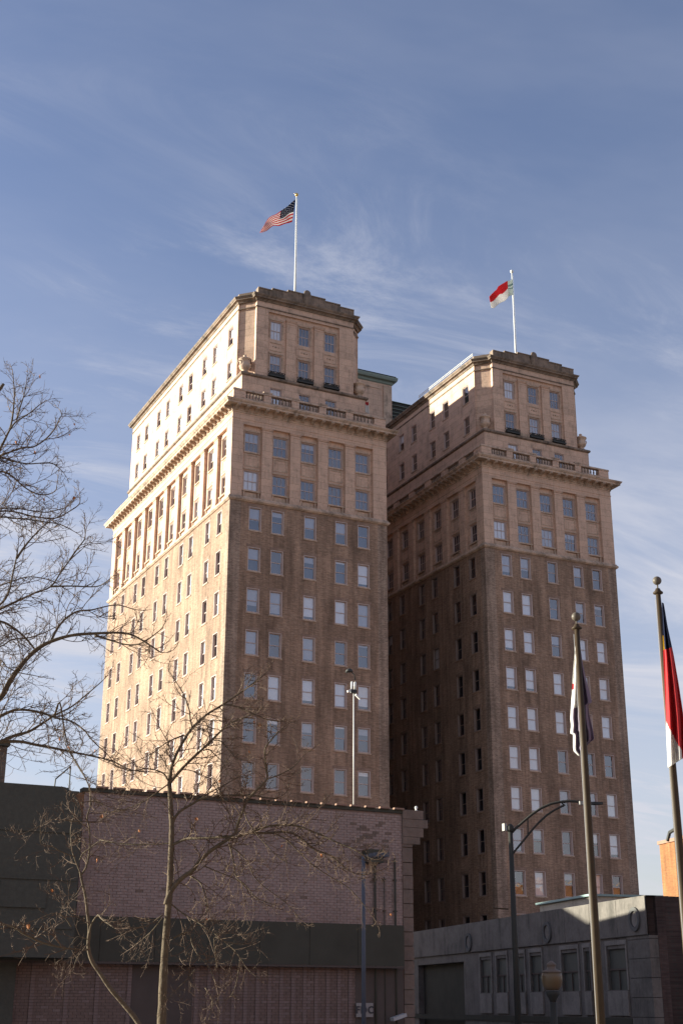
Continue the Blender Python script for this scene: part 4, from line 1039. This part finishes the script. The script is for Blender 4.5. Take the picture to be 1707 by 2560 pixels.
# street lamp with double curved arm
LD = 38.0
p = at(1275, 2075, LD)
lamp = thing('street_lamp', 'black street lamp with long curved double arm before the right tower', 'street lamp', (p.x, p.y, 0.13))
side = Vector((CR.x, CR.y, 0)).normalized(); mpp = LD/F_PX
def lp(px, py): q = at(px, py, LD); return Vector((q.x-p.x, q.y-p.y, q.z-0.13))
hh = p.z-0.13
mb = MB(); mb.tube([(0, 0, 0), (0, 0, hh)], [0.098, 0.062], 16); part('post', mb, M['black'], lamp, True)
RS = (1240, 1960, 260/1568)
def arc(pts, r, nm):
    mb = MB(); q = []
    for i in range(len(pts)-1):
        for k in range(4):
            t = k/4; a, b = pts[i], pts[i+1]; q.append((a[0]+(b[0]-a[0])*t, a[1]+(b[1]-a[1])*t))
    q.append(pts[-1]); mb.tube([lp(*zz(RS, c)) for c in q], r, 8); return part(nm, mb, M['black'], lamp, True)
arc([(225, 740), (300, 660), (420, 555), (540, 455), (680, 360), (820, 300), (960, 270), (1100, 258), (1240, 265), (1330, 280)], 0.036, 'upper_arm')
arc([(225, 1080), (300, 985), (420, 840), (540, 690), (640, 580), (760, 470), (880, 390), (1030, 315)], 0.029, 'lower_arm')
arc([(475, 530), (475, 770)], 0.018, 'strut'); arc([(980, 275), (1020, 320)], 0.018, 'strut')
a = lp(*zz(RS, (1290, 280)))
mb = MB(); mb.obox(a-side*0.1+Vector((0, -0.07, -0.06)), side*0.16, Vector((0, 0.08, 0)), Vector((0, 0, 0.09))); part('photocell', mb, GALV, lamp)
b = lp(*zz(RS, (1330, 300)))
hm_ = MB()
for k in range(7):
    w = [0.05, 0.10, 0.13, 0.14, 0.13, 0.10, 0.04][k]; 
    hm_.v += [tuple(b + side*(0.082*k) + Vector((0, -w, -0.02))), tuple(b + side*(0.082*k) + Vector((0, w, -0.02))), tuple(b + side*(0.082*k) + Vector((0, w*0.6, 0.05))), tuple(b + side*(0.082*k) + Vector((0, -w*0.6, 0.05)))]
for k in range(6):
    for j in range(4): hm_.f.append((k*4+j, k*4+(j+1) % 4, k*4+4+(j+1) % 4, k*4+4+j)); hm_.m.append(0)
hm_.f += [(0, 1, 2, 3), (27, 26, 25, 24)]; hm_.m += [0, 0]
part('lamp_head', hm_, M['black'], lamp)
c = lp(*zz(RS, (190, 640)))
mb = MB(); mb.lathe([(0.085, -0.05), (0.10, 0), (0.10, 0.10), (0.03, 0.17)], 12, (0, 0, hh)); part('post_cap', mb, M['black'], lamp, True)
mb = MB(); mb.obox(c+Vector((0, -0.06, -0.12))-side*0.16, side*0.07, Vector((0, 0.12, 0)), Vector((0, 0, 0.2))); part('mount_plate', mb, GALV, lamp)
# signal arm sticking out to the left
a = at(1232, 2270, LD); b = at(1270, 2273, LD)
mb = MB(); mb.tube([Vector((a.x-p.x, a.y-p.y, a.z-0.13)), Vector((b.x-p.x, b.y-p.y, b.z-0.13))], 0.02, 6); part('side_bar', mb, M['bronze'], lamp)
# acorn globe lamp
GD = 36.0; p = at(1379, 2450, GD)
gl_ = thing('globe_lamp', 'short post lamp with amber acorn globe before the grey shop', 'street lamp', (p.x, p.y, 0.13))
z0 = p.z-0.13
k = GD/F_PX
mb = MB(); mb.tube([(0, 0, 0), (0, 0, z0-0.5)], [0.10, 0.08], 12); mb.lathe([(0.08, 0), (0.10, 0.06), (0.16, 0.16), (0.19, 0.26)], 14, (0, 0, z0-0.52)); part('post', mb, M['black'], gl_, True)
mb = MB(); mb.lathe([(0.17, -0.24), (0.23, -0.16), (0.26, -0.02), (0.265, 0.08), (0.24, 0.17)], 18, (0, 0, z0)); part('globe', mb, plain('amber_glass', (0.15, 0.098, 0.05), 0.4, spec=0.4), gl_, True)
mb = MB(); mb.lathe([(0.25, 0.17), (0.22, 0.22), (0.12, 0.26), (0.11, 0.34), (0.13, 0.36), (0.08, 0.42), (0.02, 0.46)], 16, (0, 0, z0)); part('cap', mb, plain('dull_brass', (0.15, 0.11, 0.085), 0.5), gl_, True)
# thin blue-grey lamp post on the left
PD = 33.0; p = at(908, 2140, PD)
tp = thing('shoebox_lamp', 'thin blue grey lamp post with flat box head before the mauve wall', 'street lamp', (p.x, p.y, 0.13))
M['bluegrey'] = plain('blue_grey_paint', (0.085, 0.092, 0.115), 0.6)
mb = MB(); mb.tube([(0, 0, 0), (0, 0, p.z-0.13)], [0.055, 0.042], 12); part('post', mb, M['bluegrey'], tp, True)
mb = MB(); mb.obox(Vector((0, -0.05, p.z-0.13-0.02)), side*0.30, Vector((0, 0.06, 0)), Vector((0, 0, 0.05))); part('arm', mb, M['bluegrey'], tp)
mb = MB(); mb.obox(side*0.22+Vector((0, -0.18, p.z-0.13-0.03)), side*0.32, Vector((0, 0.36, 0)), Vector((0, 0, 0.10))); part('lamp_head', mb, M['bluegrey'], tp)

# ------------------------------------------------------------------ trees
M['bark'] = plain('grey_brown_bark', (0.108, 0.077, 0.048), 0.9, var=0.4, scale=14, bump=0.6)
M['twig'] = plain('red_brown_twig', (0.105, 0.064, 0.041), 0.85, var=0.25, scale=4)
M['leaf'] = plain('dry_leaf', (0.42, 0.15, 0.045), 0.7, var=0.2)
def smooth_path(P, n):
    out = []
    m_ = len(P)
    for i in range(m_-1):
        p0, p1, p2, p3 = P[max(0, i-1)], P[i], P[i+1], P[min(m_-1, i+2)]
        for k in range(n):
            t = k/n
            out.append(0.5*((2*p1) + (p2-p0)*t + (2*p0-5*p1+4*p2-p3)*t*t + (3*p1-p0-3*p2+p3)*t*t*t))
    out.append(P[-1]); return out
def build_tree(root, base_dist, limbs, twig_len, twig_step, seed, leaves, trunk_n, fat=1.0):
    """limbs: (points in the photograph, start and end width there, depth the limb swings away)"""
    rnd = random.Random(seed)
    O = root.location
    tr, br, tw = MB(), MB(), MB(); tips = []
    mpp = base_dist/F_PX
    def twig(p, d, L, r, lev):
        n = max(4, int(L/0.055)); pts = [p]; q = p.copy(); v = d.normalized()
        # a steady curl, most often back up towards the light
        axis = v.cross(Vector((rnd.gauss(0, 1), rnd.gauss(0, 1), rnd.gauss(0, 1))))
        if axis.length < 1e-4: axis = Vector((1, 0, 0))
        axis.normalize(); curl = rnd.gauss(0, 0.8); lift = rnd.uniform(-0.1, 0.75)
        for k in range(n):
            side_ = axis.cross(v)
            v = (v + side_*(curl/n) + Vector((0, 0, lift/n)) + Vector((rnd.gauss(0, 1), rnd.gauss(0, 1), rnd.gauss(0, 1)))*0.06).normalized()
            q = q + v*(L/n); pts.append(q)
        tw.tube([a-O for a in pts], [r*(1-0.6*k/n) for k in range(n+1)], 3, False)
        if lev > 0:
            s = rnd.uniform(0.15, 0.3); sgn = rnd.choice((-1, 1)); o0 = Vector((rnd.gauss(0, 1), rnd.gauss(0, 1), rnd.gauss(0, 1)))
            while s < 0.97:
                i = min(n-1, int(s*n)); a = pts[i]; t = (pts[i+1]-pts[i]).normalized()
                o = o0*sgn + Vector((rnd.gauss(0, 1), rnd.gauss(0, 1), rnd.gauss(0, 1)))*0.6; sgn = -sgn
                o = (o - t*o.dot(t)).normalized()
                twig(a, t*rnd.uniform(0.7, 1.3) + o, L*rnd.uniform(0.28, 0.6)*(1.15-s*0.5), r*0.7, lev-1)
                s += rnd.uniform(0.13, 0.26)
        else: tips.append((pts[-1], v))
    for li, (px, w0, w1, swing) in enumerate(limbs):
        w0 *= fat; w1 *= fat
        m_ = len(px)
        P = [at(x, y, base_dist + swing*(i/(m_-1))**1.3) for i, (x, y) in enumerate(px)]
        pts = smooth_path(P, 4); n = len(pts)
        rad = [max(0.003, (w0 + (w1-w0)*(i/(n-1))**0.8)*mpp*0.5) for i in range(n)]
        rad = [r*rnd.uniform(0.93, 1.07) for r in rad]
        (tr if li < trunk_n else br).tube([a-O for a in pts], rad, 9 if w0 > 7 else 6)
        if li < trunk_n and li == 0: continue
        acc = 0.0
        for i in range(1, n):
            seg = (pts[i]-pts[i-1]); l = seg.length
            if l < 1e-6: continue
            t = seg.normalized(); acc += l
            while acc > twig_step:
                acc -= twig_step*rnd.uniform(0.7, 1.3)
                f = i/n
                if f < 0.06: continue
                o = Vector((rnd.gauss(0, 1), rnd.gauss(0, 1), rnd.gauss(0, 1))); o = (o - t*o.dot(t)).normalized()
                L = twig_len*rnd.uniform(0.35, 1.15)*(1.1-0.68*f)
                twig(pts[i], t*rnd.uniform(0.6, 1.3) + o, L, min(rad[i]*0.6, rnd.uniform(0.0058, 0.0082)), 2 if L > 0.45*twig_len else 1)
        twig(pts[-1], pts[-1]-pts[-3], twig_len*0.4, min(rad[-1], 0.006), 2)
    part('trunk', tr, M['bark'], root, True)
    part('limbs', br, M['bark'], root, True)
    o = part('crown', tw, M['twig'], root); o['kind'] = 'stuff'
    lf = MB(); lf.v = [(0, 0, 0), (0.035, 0.012, -0.02), (0.028, 0.02, -0.07), (0, 0.0, -0.10), (-0.03, 0.016, -0.065), (-0.034, 0.01, -0.02), (0, -0.012, -0.05)]
    lf.f = [(0, 1, 6), (1, 2, 6), (2, 3, 6), (3, 4, 6), (4, 5, 6), (5, 0, 6)]; lf.m = [0]*6
    lm = lf.mesh('leaf', M['leaf'])
    rnd.shuffle(tips)
    for p_, v in tips[:leaves]:
        l = link('leaf', lm, root, p_-O); l.rotation_euler = (rnd.uniform(-0.6, 0.6), rnd.uniform(-0.6, 0.6), rnd.uniform(0, 6)); l.scale = (rnd.uniform(0.35, 0.6),)*3
    return len(tw.f)
def Z_(reg, *pts): return [zz(reg, p) for p in pts]
r5b = (300, 1700, 400/1568); r8 = (560, 1920, 440/1568); r1z = (0, 2240, 500/1568); r2z = (440, 2240, 500/1568); r3z = (0, 1840, 320/1568); r7z = (0, 1400, 400/1568); r6z = (0, 900, 330/1552)
CD = 16.5
b0 = at(405, 2560, CD)
t_mid = thing('bare_tree', 'slim bare tree with sunlit trunk in front of the mauve wall', 'tree', (b0.x, b0.y, 0.12), 'bare winter trees')
limbs = [
 ([(404, 2700), (405, 2560), (408, 2473), (413, 2380), (420, 2287), (425, 2223), (428, 2134), (430, 2070), (427, 2006), (424, 1955)], 25, 11, 0),
 (Z_(r5b, (490, 1010), (505, 870), (540, 760), (600, 640), (710, 470), (850, 340), (1010, 240), (1200, 110), (1350, 0), (1420, -60)), 10, 3.5, 0.4),
 (Z_(r5b, (495, 1005), (600, 880), (720, 760), (850, 640), (980, 510), (1050, 440), (1200, 370), (1320, 335)), 9, 3, -0.5),
 (Z_(r5b, (455, 2200), (480, 2110), (560, 1990), (650, 1910), (720, 1860), (770, 1790), (860, 1700), (950, 1630), (1060, 1560), (1130, 1500), (1160, 1400), (1210, 1270), (1250, 1170), (1330, 1090), (1440, 970), (1430, 850), (1420, 720), (1440, 640), (1560, 500)), 14, 3.5, -0.6),
 (Z_(r5b, (710, 470), (690, 380), (680, 290), (630, 150), (590, 80), (540, 0), (480, -90)), 5, 2.2, 0.3),
 (Z_(r5b, (660, 570), (620, 545), (480, 600), (380, 670), (280, 740), (80, 830)), 4, 1.8, 0.5),
 (Z_(r5b, (1010, 240), (1100, 250), (1200, 280), (1330, 340), (1450, 390), (1600, 410)), 5, 2, 0.5),
 (Z_(r5b, (1000, 490), (1100, 450), (1220, 420), (1380, 440)), 4, 1.8, 0.3),
 (Z_(r5b, (820, 690), (870, 680), (920, 720), (1000, 800), (1060, 920)), 4, 1.6, 0.4),
 (Z_(r5b, (920, 590), (990, 600), (1080, 700), (1150, 770), (1260, 800)), 4, 1.6, -0.4),
 (Z_(r5b, (505, 1450), (540, 1350), (600, 1280), (700, 1220), (800, 1165), (900, 1140), (1050, 1130), (1200, 1130), (1290, 1125), (1400, 1150), (1540, 1160)), 8, 3, -0.3),
 (Z_(r5b, (800, 1165), (870, 1110), (1000, 1040), (1150, 960), (1260, 930)), 4, 1.8, 0.4),
 (Z_(r5b, (1440, 970), (1560, 930), (1700, 850), (1800, 740)), 5, 2, 0.3),
 (Z_(r8, (40, 650), (200, 585), (400, 580), (560, 570), (680, 620), (800, 720), (950, 780), (1050, 860), (1110, 915), (1250, 950), (1420, 900)), 8, 2, 0.6),
 (Z_(r8, (230, 575), (400, 520), (560, 505), (700, 530), (870, 600), (1000, 660), (1150, 720), (1250, 780), (1330, 815)), 7, 2.5, -0.5),
 (Z_(r8, (440, 580), (560, 640), (680, 760), (800, 870), (950, 970), (1100, 1060), (1230, 1200), (1330, 1330)), 4, 1.6, 0.3),
 (Z_(r8, (50, 680), (90, 850), (110, 970), (200, 1050), (280, 1150), (430, 1215)), 5, 2, -0.3),
 (Z_(r8, (60, 700), (130, 750), (220, 850), (260, 950), (360, 1060), (540, 1190), (680, 1350)), 4, 1.6, 0.3),
 (Z_(r8, (180, 380), (215, 480), (300, 600), (390, 700), (480, 790), (580, 850)), 4, 1.6, -0.4),
 (Z_(r5b, (505, 1620), (640, 1560), (780, 1550), (1000, 1540), (1110, 1525)), 8, 6, -0.5),
 (Z_(r5b, (490, 1600), (350, 1610), (100, 1615), (-60, 1590), (-200, 1560)), 4, 1.6, 0.5),
 (Z_(r5b, (475, 1020), (350, 1110), (200, 1210), (0, 1280), (-150, 1300)), 4, 1.8, 0.4),
 (Z_(r5b, (480, 995), (420, 910), (270, 870), (120, 890), (0, 860)), 4.5, 2, -0.4),
 (Z_(r5b, (690, 1920), (780, 1980), (830, 2080), (850, 2200), (840, 2290), (780, 2300)), 4.5, 2.2, -0.4),
 (Z_(r5b, (820, 1820), (960, 1880), (1150, 1960), (1230, 2030), (1300, 2130), (1480, 2220)), 3.5, 1.6, 0.4),
 (Z_(r1z, (1275, 150), (1180, 220), (1100, 245), (960, 250)), 4, 2, -0.4),
 (Z_(r1z, (1280, 165), (1200, 265), (1130, 330), (1050, 395)), 3, 1.6, 0.4),
 (Z_(r2z, (-20, 330), (50, 295), (105, 285), (130, 380), (180, 470), (240, 530), (270, 580), (300, 650)), 4.5, 2.2, -0.5),
 (Z_(r2z, (-40, 60), (60, 140), (180, 210), (300, 290), (430, 290)), 4.5, 2, -0.5),
 (Z_(r2z, (300, 290), (420, 390), (480, 450), (560, 570), (640, 640)), 3, 1.5, -0.3),
 (Z_(r2z, (500, 500), (480, 660), (440, 770), (380, 815), (310, 810)), 3, 1.5, -0.4),
 (Z_(r2z, (325, 560), (310, 450), (300, 340), (320, 325), (360, 350), (470, 370), (540, 378)), 3.5, 1.6, -0.3),
 (Z_(r2z, (230, 720), (285, 820), (270, 920), (255, 1000)), 3, 1.8, -0.3),
 (Z_(r2z, (150, 580), (90, 650), (10, 730), (-60, 800)), 3, 1.6, -0.3),
]
n1 = build_tree(t_mid, CD, limbs, 0.68, 0.082, 5, 10, 1, 0.95)
SD = 15.2
b0 = at(350, 2560, SD)
t_small = thing('bare_tree', 'thin leaning bare tree against the dark building at the left', 'tree', (b0.x, b0.y, 0.12), 'bare winter trees')
limbs = [
 ([(440, 2720)] + Z_(r1z, (1095, 1010), (1000, 880), (880, 740), (790, 610), (720, 500), (695, 390), (703, 270), (690, 150), (672, 0)) + Z_(r3z, (1010, 1790), (985, 1660)), 17, 7, 0),
 (Z_(r3z, (990, 1680), (900, 1450), (875, 1280), (870, 1120), (900, 1000)), 5, 2, 0.3),
 (Z_(r3z, (1000, 1700), (1060, 1600), (1100, 1400), (1100, 1150), (1070, 1000), (1110, 850), (1100, 650), (1060, 540), (1000, 420), (930, 310), (840, 180), (800, 60), (780, -40)), 6, 3, 0.6),
 (Z_(r3z, (980, 1520), (1020, 1440), (1110, 1370), (1200, 1300), (1270, 1280), (1330, 1300), (1568, 1320), (1800, 1330)), 5, 1.8, -0.5),
 (Z_(r3z, (930, 1480), (860, 1460), (740, 1410), (640, 1350), (550, 1335), (500, 1300), (500, 1110)), 4, 1.8, -0.5),
 (Z_(r3z, (900, 1045), (780, 1025), (640, 1025), (480, 1110), (280, 1200)), 4, 2, -0.6),
 (Z_(r3z, (900, 1045), (1050, 1050), (1220, 1050), (1400, 910), (1568, 900)), 4, 2, 0.4),
 (Z_(r3z, (1000, 1840), (930, 1950), (820, 2040), (740, 2160)), 3.5, 1.6, -0.4),
 (Z_(r1z, (700, 420), (530, 410), (350, 370), (260, 330), (180, 290), (110, 240), (30, 220)), 6, 6.5, -1.0),
 (Z_(r1z, (560, 240), (520, 180), (470, 140), (400, 140), (280, 190), (150, 230)), 4, 2, -0.6),
 (Z_(r1z, (700, 300), (720, 220), (770, 150), (800, 180), (900, 250)), 6, 4, -0.7),
 (Z_(r1z, (690, 380), (660, 410), (600, 500), (570, 600), (500, 660)), 3.5, 1.6, -0.5),
 (Z_(r1z, (690, 340), (610, 320), (560, 380), (510, 460)), 3.5, 1.6, -0.4),
 (Z_(r3z, (1000, 820), (1100, 800), (1200, 810), (1400, 890), (1568, 920), (1750, 960)), 3.5, 1.6, 0.3),
 (Z_(r3z, (900, 720), (1000, 690), (1180, 680), (1390, 770), (1568, 800)), 3.5, 1.8, 0.3),
]
n2 = build_tree(t_small, SD, limbs, 0.56, 0.100, 9, 6, 1, 0.80)
BD = 17.5
b0 = at(-170, 2560, BD)
t_big = thing('bare_tree', 'large bare tree whose branches reach in from the left edge', 'tree', (b0.x, b0.y, 0.12), 'bare winter trees')
def inn(pts, drop=45): 
    x, y = pts[0]; return [(-150, y+drop+100), (-70, y+drop)] + pts
limbs = [
 ([(-180, 2750), (-172, 2500), (-165, 2200), (-160, 1950), (-150, 1700), (-125, 1450), (-90, 1250), (-60, 1100), (-30, 1020), (10, 960)], 42, 6, 0),
 (inn(Z_(r7z, (0, 1360), (100, 1190), (220, 1020), (360, 880), (500, 800), (700, 740), (930, 720), (1200, 715), (1350, 760), (1568, 900)), 60), 15, 3, -0.6),
 (Z_(r7z, (510, 780), (560, 680), (640, 580), (760, 505), (900, 490), (1000, 465), (1150, 440), (1300, 480)), 6, 2, 0.5),
 (Z_(r7z, (930, 740), (1100, 790), (1250, 830), (1400, 810), (1568, 690)), 5, 2, -0.5),
 (inn(Z_(r7z, (0, 1780), (150, 1720), (290, 1680), (420, 1600), (560, 1510), (700, 1440), (850, 1320), (1000, 1190)), 20), 10, 2, 0.5),
 (inn(Z_(r7z, (0, 1530), (150, 1470), (300, 1475), (450, 1510), (560, 1550), (700, 1580), (830, 1670), (900, 1760), (1050, 1900)), 20), 8, 2, -0.5),
 (inn(Z_(r7z, (0, 1785), (200, 1780), (350, 1810), (540, 1845), (700, 1880), (900, 1920), (1100, 1970), (1300, 2060), (1568, 2080)), 10), 9, 2, 0.8),
 (inn(Z_(r7z, (0, 480), (200, 390), (350, 320), (500, 260), (600, 120), (690, 0), (800, -100)), 30), 7, 2, 0.5),
 (Z_(r7z, (500, 260), (700, 255), (950, 260), (1060, 200)), 4.5, 1.8, -0.5),
 (inn(Z_(r7z, (0, 440), (90, 310), (130, 130), (160, 0), (180, -120)), 40), 6, 2.5, -0.4),
 (inn(Z_(r7z, (0, 600), (140, 670), (250, 760), (340, 870)), 0), 6, 4, 0.4),
 (inn(Z_(r7z, (0, 250), (150, 200), (300, 165), (500, 200), (640, 280)), 20), 4, 1.8, 0.5),
 (inn(Z_(r6z, (0, 1750), (200, 1745), (400, 1775), (560, 1790), (760, 1740)), 20), 5, 2, 0.5),
 (inn(Z_(r6z, (0, 1850), (150, 1860), (300, 1870), (500, 1900), (700, 1930), (850, 2000)), 20), 5, 2, -0.4),
 (inn(Z_(r6z, (0, 1780), (200, 1790), (400, 1840), (650, 1860), (800, 1790), (930, 1700), (945, 1610)), 20), 5, 2, 0.3),
 (inn(Z_(r6z, (0, 1130), (100, 1090), (280, 1030), (400, 1020), (540, 930), (640, 820), (700, 700), (730, 640), (710, 590)), 30), 6, 1.8, 0.3),
 (Z_(r6z, (-60, 1200), (0, 1060), (60, 940), (120, 820), (200, 720), (330, 640), (490, 510)), 7, 1.8, -0.3),
 (Z_(r6z, (120, 820), (150, 680), (170, 480), (170, 330), (155, 150)), 5, 1.8, 0.2),
 (Z_(r6z, (200, 700), (240, 560), (290, 400), (310, 290)), 4, 1.8, -0.2),
 (inn(Z_(r6z, (0, 1150), (150, 1190), (330, 1220), (450, 1215), (600, 1210), (700, 1270)), 20), 5, 1.8, -0.4),
 (inn(Z_(r6z, (0, 1310), (150, 1370), (260, 1470), (380, 1550), (500, 1585), (600, 1570), (660, 1530), (670, 1480)), 10), 5, 1.8, 0.4),
 (Z_(r6z, (200, 2330), (290, 2200), (380, 2090), (520, 1950), (620, 1880)), 6, 2, 0.3),
 (Z_(r6z, (820, 2352), (920, 2210), (1000, 2100), (1000, 1990)), 4, 1.8, 0.2),
 (Z_(r7z, (540, 1520), (590, 1400), (640, 1700), (700, 1900), (830, 2120)), 4, 2.5, -0.3),
 (inn(Z_(r7z, (0, 850), (120, 780), (250, 770), (420, 720), (560, 650)), 10), 4, 1.8, 0.3),
 (inn(Z_(r7z, (0, 980), (60, 1040), (180, 1100), (330, 1130)), 0), 4, 1.8, -0.3),
]
n3 = build_tree(t_big, BD, limbs, 0.80, 0.108, 3, 14, 1, 1.18)
print('twig faces', n1, n2, n3)
